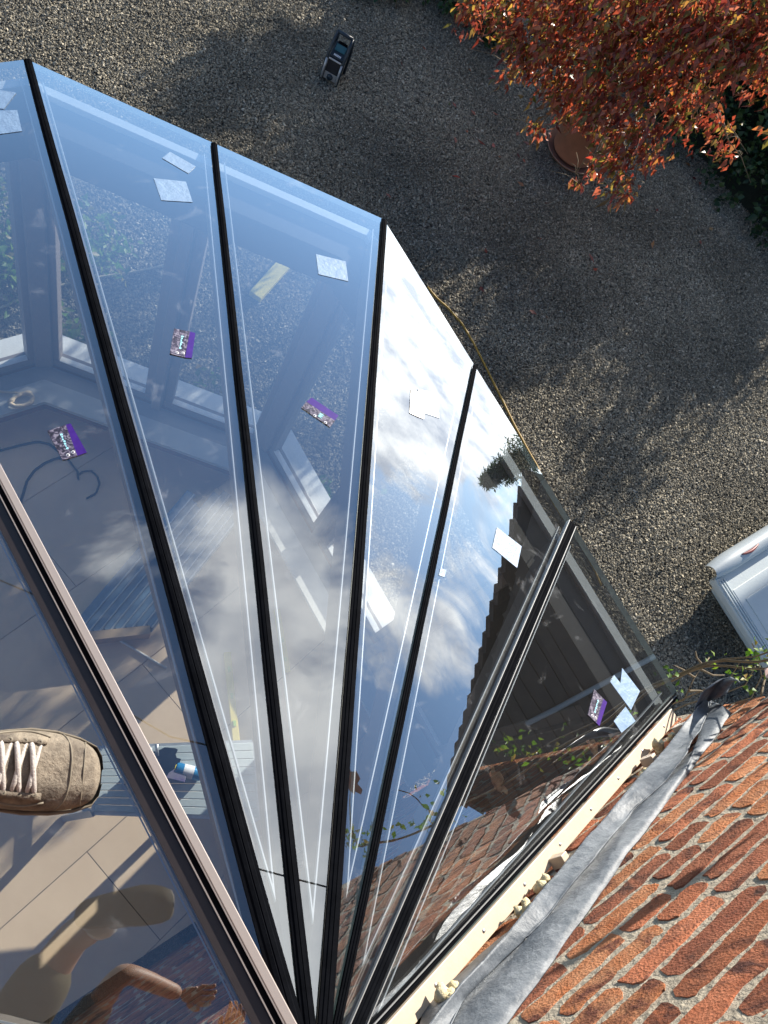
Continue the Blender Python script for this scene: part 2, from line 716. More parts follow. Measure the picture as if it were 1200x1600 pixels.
# ------------------------------------------------------------------ brick house wall
WX0, WX1, WTOP = -4.0, 1.91, 6.4
WY = -.075                     # face of the brick wall, just behind the wall bar
BL, BH, JT, PITCHZ = .274, .0590, .0180, .0785
HD = .130
mortar = mat('lime_mortar', (.50, .435, .335), .95, col2=(.36, .31, .24), vscale=26, bump=.8, bscale=60)


def brick_material(name, c1, c2, dark, pit):
    M = bpy.data.materials.new(name)
    M.use_nodes = True
    nt = M.node_tree
    N, L = nt.nodes.new, nt.links.new
    b = nt.nodes['Principled BSDF']
    b.inputs['Roughness'].default_value = .92
    b.inputs['Specular IOR Level'].default_value = .15
    t = N('ShaderNodeTexCoord')
    oi = N('ShaderNodeObjectInfo')
    va = N('ShaderNodeVectorMath')
    va.operation = 'ADD'
    sc = N('ShaderNodeVectorMath')
    sc.operation = 'SCALE'
    sc.inputs['Scale'].default_value = 37.
    cb = N('ShaderNodeCombineXYZ')
    for k in range(3):
        L(oi.outputs['Random'], cb.inputs[k])
    L(cb.outputs[0], sc.inputs[0])
    L(t.outputs['Object'], va.inputs[0])
    L(sc.outputs[0], va.inputs[1])

    def nz(s, d=8, r=.62, dist=0.):
        n = N('ShaderNodeTexNoise')
        n.inputs['Scale'].default_value = s
        n.inputs['Detail'].default_value = d
        n.inputs['Roughness'].default_value = r
        n.inputs['Distortion'].default_value = dist
        L(va.outputs[0], n.inputs['Vector'])
        return n.outputs['Fac']

    def ramp(f, a, b_, pa, pb):
        r = N('ShaderNodeValToRGB')
        r.color_ramp.elements[0].position, r.color_ramp.elements[0].color = pa, (*a, 1)
        r.color_ramp.elements[1].position, r.color_ramp.elements[1].color = pb, (*b_, 1)
        L(f, r.inputs[0])
        return r.outputs[0]
    base = ramp(nz(16), c1, c2, .34, .66)
    wear = ramp(nz(9, 9, .7, .6), (0, 0, 0), (1, 1, 1), .49, .62)      # old fired skin and soot left in patches
    mx = N('ShaderNodeMix')
    mx.data_type = 'RGBA'
    L(wear, mx.inputs['Factor'])
    L(base, mx.inputs[6])
    mx.inputs[7].default_value = (*dark, 1)
    hs = N('ShaderNodeHueSaturation')
    mr = N('ShaderNodeMapRange')
    mr.inputs[3].default_value, mr.inputs[4].default_value = .72, 1.22
    L(oi.outputs['Random'], mr.inputs[0])
    L(mr.outputs[0], hs.inputs['Value'])
    L(mx.outputs[2], hs.inputs['Color'])
    L(hs.outputs[0], b.inputs['Base Color'])
    vor = N('ShaderNodeTexVoronoi')
    vor.inputs['Scale'].default_value = 160
    L(va.outputs[0], vor.inputs['Vector'])
    h1 = N('ShaderNodeMath')
    h1.operation = 'MULTIPLY_ADD'
    L(nz(38, 10, .78, .5), h1.inputs[0])
    h1.inputs[1].default_value = 3.2
    L(vor.outputs['Distance'], h1.inputs[2])
    h2 = N('ShaderNodeMath')
    h2.operation = 'MULTIPLY_ADD'
    L(wear, h2.inputs[0])
    h2.inputs[1].default_value = .5
    L(h1.outputs[0], h2.inputs[2])
    bp = N('ShaderNodeBump')
    bp.inputs['Strength'].default_value = pit
    bp.inputs['Distance'].default_value = .007
    L(h2.outputs[0], bp.inputs['Height'])
    L(bp.outputs[0], b.inputs['Normal'])
    return M


BRK = [brick_material('orange_brick', (.66, .235, .10), (.76, .37, .20), (.22, .085, .06), .9),
       brick_material('red_brick', (.52, .17, .085), (.66, .26, .145), (.13, .06, .05), .9),
       brick_material('brown_brick', (.36, .125, .075), (.48, .19, .11), (.11, .06, .05), .85)]


def brick_verts(L_, H_, seed, nx=13, nz_=5, proud=.0036):
    """a worn brick: uneven rounded outline, gnawed face; x along the wall, y out of it"""
    r = random.Random(seed)
    o3 = V((seed * 3.1, seed * 1.3, 0))
    rows = []
    for j in range(nz_):
        row = []
        for i in range(nx):
            u, w = i / (nx - 1) * 2 - 1, j / (nz_ - 1) * 2 - 1
            x, z = u * L_ / 2, w * H_ / 2
            edge = max(abs(u) ** 6, abs(w) ** 4)
            cornr = (abs(u) ** 5) * (abs(w) ** 2)
            x -= math.copysign(cornr * .012 * r.uniform(.2, 1.4), u)
            x += noise.noise(V((x * 20, z * 20, 0)) + o3) * .008
            z += noise.noise(V((x * 16, z * 26, 5)) + o3) * .009
            if max(abs(u), abs(w)) > .99:
                x += r.uniform(-1, 1) * .0028
                z += r.uniform(-1, 1) * .0026
            y = proud - edge * .0012 * r.uniform(.2, 1.6) + noise.noise(V((x * 30, z * 40, 9)) + o3) * .0012 + noise.noise(V((x * 9, z * 9, 2)) + o3) * .0014
            row.append(V((x, y, z)))
        rows.append(row)
    vs = [p for rw in rows for p in rw]
    fs = [[j * nx + i, (j + 1) * nx + i, (j + 1) * nx + i + 1, j * nx + i + 1] for j in range(nz_ - 1) for i in range(nx - 1)]
    rim = list(range(nx)) + [j * nx + nx - 1 for j in range(1, nz_)] + [(nz_ - 1) * nx + i for i in range(nx - 2, -1, -1)] + [j * nx for j in range(nz_ - 2, 0, -1)]
    k = len(vs)
    n = len(rim)
    for a in rim:                        # the arrises stay crisp: the sides have corners of their own
        vs.append(V(vs[a]))
    for a in rim:
        p = vs[a]
        vs.append(V((p.x * 1.01, -.02, p.z * 1.02)))
    for i in range(n):
        fs.append([k + i, k + (i + 1) % n, k + n + (i + 1) % n, k + n + i])
    return vs, fs


wall = MB()
wall.add([(WX0, -.30, -.1), (WX1 - .004, -.30, -.1), (WX1 - .004, .0, -.1), (WX0, .0, -.1), (WX0, -.30, WTOP), (WX1 - .004, -.30, WTOP), (WX1 - .004, .0, WTOP), (WX0, .0, WTOP)],
         [[0, 3, 2, 1], [4, 5, 6, 7], [0, 1, 5, 4], [1, 2, 6, 5], [2, 3, 7, 6], [3, 0, 4, 7]], mortar)
house = wall.build('house_wall')
tag(house, 'old orange red brick house wall with uneven lime mortar joints, beside the glass roof', 'wall')
BM = {}
for knd, ln in (('s', BL), ('h', HD)):
    for i in range(12):
        vs, fs = brick_verts(ln, BH, i + (50 if knd == 'h' else 0))
        me = bpy.data.meshes.new('brick')
        me.from_pydata([tuple(p) for p in vs], [], fs)
        me.polygons.foreach_set('use_smooth', [True] * len(fs))
        for mi, M in enumerate(BRK):
            m2 = me.copy()
            m2.materials.append(M)
            BM[(knd, i, mi)] = (m2, vs, fs)
allb = []
row = 0
z = -.05
while z < WTOP - .05:
    x = WX0 + (0 if row % 2 else -.11)
    pat = 0
    while x < WX1 - .02:
        knd = 'h' if (rnd.random() < .22 or pat == 3) else 's'
        pat = 0 if knd == 'h' else pat + 1
        ln = BL if knd == 's' else HD
        if x + ln > WX1:
            ln = WX1 - x
        if x >= WX0 and ln > .05:
            c = V((x + ln / 2, 0, z + BH / 2 + rnd.uniform(-.003, .003) + .004 * noise.noise(V((x * 1.1, z * 2, 0)))))
            allb.append((c, knd, ln, rnd.randrange(12), rnd.choices((0, 1, 2), (.46, .34, .2))[0], rnd.gauss(0, .006), rnd.uniform(-.002, .0015)))
        x += ln + JT
    z += PITCHZ
    row += 1
# the bricks the picture shows are objects of their own: the ones nearest the camera first
seen = []
for b in allb:
    u, v = pix(b[0])
    under = b[0].z < ZE + RISE * (1 - b[0].x / XE) - .10
    if -40 < u < 1240 and -40 < v < 1640 and not under:
        seen.append(((b[0] - CAM).length, b))
seen.sort(key=lambda t: t[0])
near = {id(b) for _, b in seen[:300]}
bulkm = [MB() for _ in range(1)][0]
for b in allb:
    c, knd, ln, vi, mi, tilt, out = b
    me, vs, fs = BM[(knd, vi, mi)]
    full = BL if knd == 's' else HD
    if id(b) in near:
        o = bpy.data.objects.new('brick', me)
        COL.objects.link(o)
        o.location = c + V((0, out, 0))
        o.rotation_euler = (0, tilt, 0)
        o.scale = (ln / full, 1, 1)
        attach(o, house)
    else:
        R_ = Matrix.Rotation(tilt, 3, 'Y')
        bulkm.add([R_ @ V((p.x * ln / full, p.y, p.z)) + c + V((0, out, 0)) for p in vs], fs, BRK[mi], True)
o = bulkm.build('brickwork', house)
o['kind'] = 'stuff'
house.location.y = WY

# ------------------------------------------------------------------ the conservatory
cons = thing('conservatory', 'half built glass conservatory roof of fanned panes between black bars against the brick wall', 'conservatory', (0, 1.7, 0))
IN = chain_inset(.19)          # inner face of the window frames
OUT = chain_inset(.12)
ZS, ZH = .30, 2.06             # sill and head of the windows
ZF = .05


def ring(name, d0, d1, z0, z1, m, idx=CORN):
    """a piece along every side of the bay between two insets; one mesh per side"""
    a, b = corner_inset(d0), corner_inset(d1)
    for k in range(5):
        mb = MB()
        mb.prism([(*a[k], z0), (*a[k + 1], z0), (*b[k + 1], z0), (*b[k], z0)], (0, 0, z1 - z0), m)
        mb.build(name, cons)


dwarf = mat('dwarf_wall_block', (.30, .13, .08), .9, var=.3, vscale=12, bump=.4, bscale=60)
ring('low_wall', .14, .36, -.05, ZS - .034, dwarf)
ring('outer_sill', -.02, .117, ZS - .03, ZS + .022, WHITE)
ring('board_shade', .20, .298, ZS - .03, ZS - .004, mat('board_shade_grey', (.30, .29, .285), .5, var=.05))  # outer part of the window board, its shade painted in as grey
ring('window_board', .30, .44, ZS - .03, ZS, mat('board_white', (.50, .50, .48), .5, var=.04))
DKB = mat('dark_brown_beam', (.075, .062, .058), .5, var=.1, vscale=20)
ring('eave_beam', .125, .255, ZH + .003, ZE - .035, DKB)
ring('eave_trim', .084, .122, ZE - .05, ZE - .006, WHITE)
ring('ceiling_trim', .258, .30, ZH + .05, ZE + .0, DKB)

# posts on every station, and a window in every bay
for i in range(len(CH)):
    p, q = V(OUT[i]), V(IN[i])
    mb = MB()
    w = .10 if i in CORN else .062
    n_ = (q - p).normalized()
    t_ = V((-n_.y, n_.x))
    c = (p + q) / 2 + n_ * .02
    mb.box((*c, (ZS + ZH) / 2), (w, .115, ZH - ZS), FRAME, (*t_, 0), (*n_, 0))
    mb.build('window_post', cons, .008)
for i in range(len(CH) - 1):
    a, b = V((V(OUT[i]) + V(IN[i])) / 2), V((V(OUT[i + 1]) + V(IN[i + 1])) / 2)
    e = (b - a).normalized()
    n_ = V((-e.y, e.x))
    a2 = a + e * ((.052 if i in CORN else .033))
    b2 = b - e * ((.052 if i + 1 in CORN else .033))
    mb = MB()
    mid = (a2 + b2) / 2
    ln = (b2 - a2).length
    ax, ay = (*e, 0), (*n_, 0)
    mb.box((*mid, ZS + .0355), (ln, .066, .066), FRAME, ax, ay)
    mb.box((*mid, ZH - .0355), (ln, .066, .066), FRAME, ax, ay)
    for s_, pp in ((1, a2), (-1, b2)):
        mb.box((*(pp + e * s_ * .027), (ZS + ZH) / 2), (.054, .062, ZH - ZS - .14), FRAME, ax, ay)
    win = mb.build('window', cons, .005)
    bd = MB()
    bd.box((*(mid + n_ * .012), ZS + .071), (ln - .11, .034, .006), WHITE, ax, ay)  # white strip painting the sunlit top of the bottom rail
    bd.build('sunlit_rail_strip', win)
    pn = MB()
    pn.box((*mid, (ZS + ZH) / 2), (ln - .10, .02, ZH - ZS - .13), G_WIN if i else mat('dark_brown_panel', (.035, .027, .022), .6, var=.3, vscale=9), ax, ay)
    pn.build('pane' if i else 'added_dark_panel', win)  # end bay: made-up dark panel, added so the glass above reads dark


def tri2d(a, b, o):
    e1 = (b - a).normalized()
    n = e1.cross(o - a).normalized()
    e2 = n.cross(e1)
    f2 = lambda p: V(((p - a).dot(e1), (p - a).dot(e2)))
    back = lambda q: a + e1 * q.x + e2 * q.y
    return f2, back, (n if n.z > 0 else -n)


def line_x(p, d, q, e):
    """crossing of p+td and q+se in 2D"""
    k = d.x * e.y - d.y * e.x
    t = ((q.x - p.x) * e.y - (q.y - p.y) * e.x) / k
    return p + d * t


def pane_poly(i, gap, g_eave, top):
    """outline of the pane between stations i and i+1, drawn in from its bars by gap, from the eave by g_eave, cut at height fraction top"""
    a, b = CH[i], CH[i + 1]
    f2, back, n = tri2d(a, b, O)
    A, B, C = f2(a), f2(b), f2(O)
    dl, dr = (C - A).normalized(), (C - B).normalized()
    nl, nr = V((dl.y, -dl.x)), V((-dr.y, dr.x))
    la, ra = A + nl * gap, B + nr * gap
    ex = V((1, 0))
    p0 = line_x(la, dl, V((0, g_eave)), ex)
    p1 = line_x(ra, dr, V((0, g_eave)), ex)
    apex = line_x(la, dl, ra, dr)
    h = C.y * top
    if h > apex.y - .002:
        pts = [p0, p1, V((apex.x, apex.y - .002))]
    else:
        pts = [p0, p1, line_x(ra, dr, V((0, h)), ex), line_x(la, dl, V((0, h)), ex)]
    return [back(q) for q in pts], n


SPACER = mat('spacer_strip', (.45, .48, .52), .45, metal=.2)
panes = []
for i in range(len(CH) - 1):
    poly, n = pane_poly(i, .006, 0.0, .985)
    mb = MB()
    k = len(poly)
    lo = [p - n * .026 for p in poly]
    nn = (poly[1] - poly[0]).cross(poly[2] - poly[0])
    up = list(range(k)) if nn.dot(n) > 0 else list(range(k))[::-1]
    mb.add(poly, [up], G_ROOF)
    mb.add(lo, [up[::-1]], G_ROOF_IN)
    mb.add(poly + lo, [[j, (j + 1) % k, k + (j + 1) % k, k + j] for j in range(k)], mat('cut_glass_edge', (.42, .52, .50), .3))
    pane = mb.build('glass_pane', cons)
    panes.append(pane)
    # bright spacer strips along both long edges and the eave
    a_, n = pane_poly(i, .040, .092, .93)
    b_, n = pane_poly(i, .0435, .0955, .926)
    sp = MB()
    if len(a_) == len(b_):
        for j in ((3, 0), (1, 2)) if len(a_) == 4 else ((2, 0), (1, 2)):
            q = [a_[j[0]], a_[j[1]], b_[j[1]], b_[j[0]]]
            sp.prism([p - n * .020 for p in q], n * .012, SPACER)
    sp.build('spacer', pane)

# glazing bars: a painted rafter below the glass, a black rubber capping above it
for i in range(1, len(CH) - 1):
    a = CH[i]
    d = (O - a).normalized()
    n = (facet_of(i - 1)[0] + facet_of(i)[0]).normalized()
    hip = i in CORN
    p0, p1 = a + d * .13, a + d * ((O - a).length - .02)
    mb = MB()
    mb.bar(p0, p1, .066 if hip else .050, .085, FRAME, n, (0, -.075))
    if i == 6:                                   # the middle bar still has no capping
        t = d.cross(n).normalized()
        q0, q1 = a + d * .02, p1
        mb.bar(q0, q1, .076, .010, FRAME, n, (-.008, .0015))
        rb = mb.build('glazing_bar', cons)
        rb['label'] = 'open brown bar without its black capping'
        c = MB()
        c.bar(q0, q1, .034, .008, FRAME_DK, n, (.012, .011))
        c.build('bar_gasket', rb)
        c = MB()
        c.bar(q0, q1, .003, .016, FRAME, n, (-.0075, .0145))
        c.bar(q0, q1, .003, .013, FRAME, n, (-.0235, .013))
        c.build('screw_port', rb)
        c = MB()
        c.bar(q0, q1, .0125, .007, BLACK, n, (-.0155, .0105))
        c.build('bar_groove', rb)
        c = MB()
        c.bar(q0, q1, .020, .009, mat('taupe_flange', (.33, .285, .262), .4), n, (-.036, .0115))
        c.build('bar_flange', rb, .002)
        for s_ in (1.05, 1.62, 2.2, 2.75):
            sc_ = MB()
            q = q0 + d * s_
            sc_.lathe(q + n * .0142 + d.cross(n).normalized() * -.0155, [(.0, .002), (.0042, .002), (.0042, -.004)], BLACK, 10, n)
            sc_.build('screw', rb)
        continue
    rb = mb.build('glazing_bar', cons)
    c = MB()
    q0 = a + d * .015
    w0, w1 = {5: (.031, .044), 4: (.026, .031), 3: (.028, .034)}.get(i, (.030, .042))
    if i == 2:
        w0, w1 = .020, .021
    if i == 1:
        w0, w1 = .034, .028
    # ridged rubber: a flat strip with a raised rounded spine
    t = d.cross(n).normalized()
    prof = [(-1, .002), (-1, .008), (-.62, .009), (-.5, .0115), (-.1, .0125), (0, .0105), (.1, .0125), (.5, .0115), (.62, .009), (1, .008), (1, .002)]
    ns = 26
    rows = []
    for k in range(ns + 1):
        f_ = k / ns
        q = q0.lerp(p1, f_)
        ww = (w0 + (w1 - w0) * f_) / 2
        jt = noise.noise(V((f_ * 9, i * 3.3, 0))) * .0022
        rows.append([q + t * (u * ww + jt) + n * (h + noise.noise(V((f_ * 14, i, u))) * .0012) for u, h in prof])
    c.grid(rows, BLACK, False)
    c.build('bar_capping', rb)
    if i == 1:                                   # thin bright lips either side of this one
        for s_ in (-1, 1):
            c = MB()
            c.bar(q0, p1, .0026, .009, mat('dull_metal_lip', (.22, .225, .23), .5, metal=.4), n, (s_ * .019, .006))
            c.build('bar_lip', rb)

# hub where the bars meet, and the pale wall bars on both sides
c = MB()
c.lathe(O + V((0, .05, -.04)), [(.0, .05), (.06, .05), (.10, .02), (.10, -.10), (0, -.10)], BLACK, 20)
c.build('hub', cons)
for sgn, a in ((1, CH[0]), (-1, CH[-1])):
    fac = FAC[0] if sgn > 0 else FAC[4]
    n = fac[0]
    e = V((a.x, -.038, ZE))
    o2 = V((0, -.038, ZE + RISE - .004))
    d = (o2 - e).normalized()
    q0, q1 = e + d * .15, e + d * ((o2 - e).length - .03)
    mb = MB()
    mb.bar(q0, q1, .046, .014, CREAM, n, (0, .018))
    wp = mb.build('wall_bar', cons, .002)
    for k in range(9):
        f_ = .06 + k * .108
        q = q0.lerp(q1, f_)
        sc_ = MB()
        sc_.lathe(q + n * .0252, [(0, .0025), (.004, .0025), (.0055, .0)], ALU, 8, n)
        sc_.build('screw', wp)
    # grey gasket between it and the glass
    mb = MB()
    sd = -1 if d.cross(n).y > 0 else 1
    mb.bar(e + d * .05, q1, .007, .014, BLACK, n, (-sd * .031, .008))
    mb.bar(e + d * .05, q1, .003, .012, MATS['dull_metal_lip'], n, (-sd * .038, .0065))
    mb.bar(e + d * .05, q1, .004, .012, BLACK, n, (-sd * .043, .0065))
    mb.build('wall_gasket', cons)
    mb = MB()
    mb.bar(e + d * .10, q1, .035, .06, FRAME_DK, n, (-sd * .030, -.065))
    mb.build('wall_rafter', cons)

# sheets of the floor inside
fmat = mat('chipboard_floor', (.82, .625, .435), .75, col2=(.74, .555, .38), vscale=5, bump=.08, bscale=200, vary_obj=.05)
fin = [tuple(p) for p in corner_inset(.30)]
flo = MB()
flo.prism([(x, y, -.02) for x, y in fin], (0, 0, .04), mat('screed', (.06, .055, .05), .9))
floor_o = tag(flo.build('floor'), kind='structure')


def clip_poly(poly, n, c):
    out = []
    for a, b in zip(poly, poly[1:] + poly[:1]):
        da, db = n.dot(a) - c, n.dot(b) - c
        if da >= 0:
            out.append(a)
        if da * db < 0:
            out.append(a + (b - a) * (da / (da - db)))
    return out


fdir = math.radians(13)
fe, fn = V((math.cos(fdir), math.sin(fdir))), V((-math.sin(fdir), math.cos(fdir)))
fpoly = [V(p) for p in fin]
for r in range(-2, 8):
    for k in range(-2, 3):
        y0, x0 = r * .60 + .02, k * 1.9 + (r % 2) * .83
        P = fpoly
        for nn, cc in ((fn, y0 + .002), (-fn, -(y0 + .598)), (fe, x0 + .002), (-fe, -(x0 + 1.898))):
            P = clip_poly(P, nn, cc)
            if len(P) < 3:
                break
        if len(P) >= 3:
            b = MB()
            b.prism([(p.x, p.y, .022) for p in P], (0, 0, ZF - .022), fmat)
            b.build('floor_board', floor_o)

# ------------------------------------------------------------------ lead flashing along the wall
LEAD = mat('weathered_lead', (.06, .074, .092), .55, metal=.0, col2=(.185, .203, .225), vscale=16, thr=(.36, .72), detail=10, bump=.3, bscale=30)


def polyline(pts, n):
    pts = [V(p) for p in pts]
    L_ = [0]
    for a, b in zip(pts, pts[1:]):
        L_.append(L_[-1] + (b - a).length)
    out = []
    for i in range(n):
        t = L_[-1] * i / (n - 1)
        k = max(j for j in range(len(pts)) if L_[j] <= t + 1e-9)
        k = min(k, len(pts) - 2)
        out.append(pts[k].lerp(pts[k + 1], (t - L_[k]) / (L_[k + 1] - L_[k])))
    return out


def roof_z(x):
    return ZE + RISE * (1 - x / XE)


lead = thing('lead_flashing', 'wrinkled grey lead flashing strip hanging loose between the brick wall and the cream wall bar', 'flashing', (.9, 0, 2.8))
NN = 110
right = polyline([gy(*p, WY + .022) for p in ((1137, 1106), (1107, 1154), (1040, 1240), (962, 1342), (862, 1482), (779, 1595), (740, 1650))], NN)
mid = polyline([gy(*p, WY + .030) for p in ((1112, 1092), (1076, 1184), (989, 1262), (930, 1352), (836, 1445), (805, 1475), (726, 1560), (680, 1650))], NN)
left = polyline([gy(*p, WY + .060) for p in ((1100, 1092), (1050, 1158), (962, 1259), (880, 1354), (787, 1464), (709, 1556), (630, 1650))], NN)
rows = []
for i in range(NN):
    row = []
    for j in range(7):
        t = j / 6
        p = right[i].lerp(mid[i], t * 2.0)
        q = noise.noise(V((p.x * 7, p.z * 7, 3))) * .006 + noise.noise(V((p.x * 25, p.z * 25, 1))) * .0015
        p.y = WY + .016 + math.sin(t * math.pi) * .004 + q - (.012 if j == 0 else 0)
        p.z += noise.noise(V((p.x * 6, 2, j * .1))) * .005
        row.append(p)
    rows.append(row)
c = MB()
c.grid(rows, LEAD)
c.build('wall_strip', lead, solid=.004)
rows = []
for i in range(NN):
    row = []
    f_ = i / (NN - 1)
    s_ = f_ * 1.9
    # two long lifts of the lapped edge, as the sheet has sprung off the strip below
    lift = .024 * max(0, math.sin((f_ - .18) / .20 * math.pi)) * (.18 < f_ < .38) + .022 * max(0, math.sin((f_ - .50) / .24 * math.pi)) * (.50 < f_ < .74) + .010 * (f_ > .8) * math.sin((f_ - .8) / .2 * math.pi)
    for j in range(13):
        t = j / 12
        p = mid[i].lerp(left[i], t)
        wv = noise.noise(V((s_ * 5, t * 2.2, 4))) * .006 + noise.noise(V((s_ * 14, t * 5, 7))) * .002 + noise.noise(V((s_ * 40, t * 12, 2))) * .0015
        p.y = WY + .022 + lift * (1 - t) ** 2 + .040 * t ** 1.2 + wv * (.35 + t * .65)
        if j == 0:
            p.y += .004
        p += V((0, 0, 1)) * (lift * .35 * (1 - t) ** 2)
        row.append(p)
    rows.append(row)
c = MB()
c.grid(rows, LEAD)
c.build('loose_sheet', lead, solid=.004)
# the curled end that sticks out past the corner
rows = []
base = [gy(*p, WY + .04) for p in ((1082, 1118), (1100, 1098), (1118, 1092), (1136, 1082))]
tip = [gy(*p, WY + .10) for p in ((1104, 1080), (1122, 1066), (1140, 1062), (1154, 1073))]
for i in range(9):
    t = i / 8
    row = []
    for a, b in zip(polyline(base, 8), polyline(tip, 8)):
        p = a.lerp(b, t)
        p += V((.03 * math.sin(t * 2.6), .02 * math.sin(t * 3.0), 0))
        row.append(p)
    rows.append(row)
c = MB()
c.grid(rows, LEAD)
c.build('curled_end', lead, solid=.004)

# lumps of expanding foam and packers below the wall bar
FOAM = mat('expanding_foam', (.60, .50, .29), .9, col2=(.68, .60, .40), vscale=30, bump=.6, bscale=70)
lab = ['cream foam lump nearest the eave end of the wall bar, beside the end packer', 'larger foam lump just below the one nearest the eave end of the bar', 'smooth cream foam lump next to the second packer of the wall bar',
       'ragged cream foam lump below the middle of the wall bar', 'yellowish foam blob at the lower end of the ragged lump by the lead', 'last foam lump at the bottom of the picture beside the wall bar']
for k, (px, py, r_, sd) in enumerate(((1040, 1142, .018, 1), (1022, 1160, .026, 2), (1000, 1196, .030, 3), (842, 1372, .028, 4), (812, 1412, .024, 5), (696, 1545, .026, 6))):
    p = gy(px + 9, py + 9, WY + .014)
    b = MB()
    for q in range(5):
        r_ *= .97
        b.blob(p + V((rnd.uniform(-1, 1) * r_ * .8, rnd.uniform(-.6, .6) * r_, rnd.uniform(-1, 1) * r_ * .6)), r_ * rnd.uniform(.5, .85), FOAM, 2, .35, 2.2, sd * 3 + q)
    tag(b.build('foam_lump'), lab[k], 'foam', 'lumps of expanding foam below the wall bar')
PACK = ['white packer with a screw at the eave end of the wall bar', 'white packer between the two upper foam lumps', 'white packer just above the ragged foam lump']
for k, (px, py) in enumerate(((1058, 1132), (1008, 1182), (868, 1338))):
    p = gy(px + 7, py + 7, WY + .016)
    b = MB()
    dd = (V((0, 0, RISE)) - V((XE, 0, 0))).normalized()
    b.box(p, (.030, .034, .05), CREAM, dd, (0, 1, 0), dd.cross(V((0, 1, 0))))
    tag(b.build('packer', bevel=.002), PACK[k], 'packer', 'white packers along the wall bar')

# ------------------------------------------------------------------ labels and tape stuck on the glass
TAPE = mat('pale_blue_tape', (.16, .25, .39), .5, col2=(.19, .29, .43), vscale=22, bump=.25, bscale=35)


def sticker_mat():
    M = bpy.data.materials.new('mottled_sticker_print')
    M.use_nodes = True
    nt = M.node_tree
    b = nt.nodes['Principled BSDF']
    b.inputs['Roughness'].default_value = .3
    t = nt.nodes.new('ShaderNodeTexCoord')
    n = nt.nodes.new('ShaderNodeTexNoise')
    n.inputs['Scale'].default_value = 75
    n.inputs['Detail'].default_value = 4
    n.inputs['Distortion'].default_value = 1.5
    r = nt.nodes.new('ShaderNodeValToRGB')
    r.color_ramp.elements[0].position = .38
    r.color_ramp.elements[0].color = (.02, .02, .028, 1)
    r.color_ramp.elements[1].position = .60
    r.color_ramp.elements[1].color = (.22, .20, .25, 1)
    e = r.color_ramp.elements.new(.5)
    e.color = (.06, .05, .085, 1)
    nt.links.new(t.outputs['Object'], n.inputs['Vector'])
    nt.links.new(n.outputs['Fac'], r.inputs[0])
    nt.links.new(r.outputs[0], b.inputs['Base Color'])
    return M


STK = sticker_mat()
PURPLE = mat('purple_print', (.035, .008, .15), .3, col2=(.055, .015, .20), vscale=60)
CYAN = mat('cyan_print', (.35, .75, .85), .4)
WPRINT = mat('white_print', (.75, .75, .78), .4)


def quad_on(pts, fac, lift, m, thick=.0006):
    b = MB()
    P = [fp(x, y, fac, lift) for x, y in pts]
    nn = (P[1] - P[0]).cross(P[2] - P[0])
    if nn.dot(fac[0]) < 0:
        P = P[::-1]
    b.prism(P, fac[0] * thick, m)
    return b


TP = [([(-14, 139), (25.5, 145.5), (6, 171), (-14, 168)], NFR, 'upper pale blue tape on the pane at the far left of the picture'),
      ([(-15, 174), (27, 172.5), (34.5, 205.5), (-15, 212)], NFR, 'lower, larger pale blue tape on the pane at the far left of the picture'),
      ([(265.5, 237.6), (305.4, 260.4), (294, 271.5), (253, 247.5)], NBD, 'narrow slanted pale blue tape near the eave, above a squarer piece'),
      ([(240, 279), (290.4, 284.4), (301, 316.5), (252, 313.5)], NBD, 'squarer pale blue tape just below a narrow slanted piece'),
      ([(493.5, 397.5), (540, 409), (544, 440), (497.5, 429)], NBD, 'lone pale blue tape square high on the pane left of the hip bar'),
      ([(652, 608), (683, 614.6), (686, 654), (661.7, 645.8)], NDG, 'faint pale tape half under a purple label on the cloud-bright pane'),
      ([(776, 824), (814.5, 854), (807.5, 887.5), (768.8, 856)], NDG, 'pale blue tape across the edge of the dark reflection'),
      ([(688, 888), (697, 891), (694, 902), (685, 899)], NDG, 'tiny white scrap of tape beside a black bar'),
      ([(953, 1065.5), (959, 1055), (969, 1067.4), (971.6, 1044), (999.3, 1080.3), (985.3, 1109.5)], NDG, 'notched pale blue tape near the house wall, torn to two points'),
      ([(977, 1104.5), (992.5, 1127), (970.5, 1145), (958.6, 1127)], NDG, 'diamond of pale blue tape under the notched piece')]
for pts, fac, lb in TP:
    b = quad_on(pts, fac, .0012, TAPE)
    tag(b.build('tape'), lb, 'tape', 'pieces of pale tape on the glass')
LBL = [([(74, 674), (103, 664.6), (121, 713), (98, 720)], [(103, 664.6), (110.5, 662.5), (136, 708), (121, 713)], NFR, 'purple edged label on the pane over the black cable'),
       ([(272, 514), (296.6, 519), (289, 559.5), (265, 553.5)], [(296.6, 519), (305, 521), (299.5, 560.5), (288, 559.3)], NBD, 'purple edged label below the two tapes, on the second full pane'),
       ([(478.5, 628.5), (523, 658), (515, 668), (470.4, 637.7)], [(486.6, 622), (528.5, 650), (523, 658), (478.5, 628.5)], NBD, 'thin slanted purple label below the lone tape square'),
       ([(641.7, 609), (655, 613.8), (653, 652), (639.6, 645.8)], [(655, 613.8), (663, 616.7), (661.7, 655), (653, 652)], NDG, 'pale purple label lying over a faint tape on the cloud-bright pane'),
       ([(927.8, 1077.5), (942, 1092), (931, 1130), (917.4, 1116.9)], [(942, 1092), (947.6, 1097.6), (935.8, 1134.8), (929, 1128)], NDG, 'purple diamond label beside the notched tape on the dark pane')]
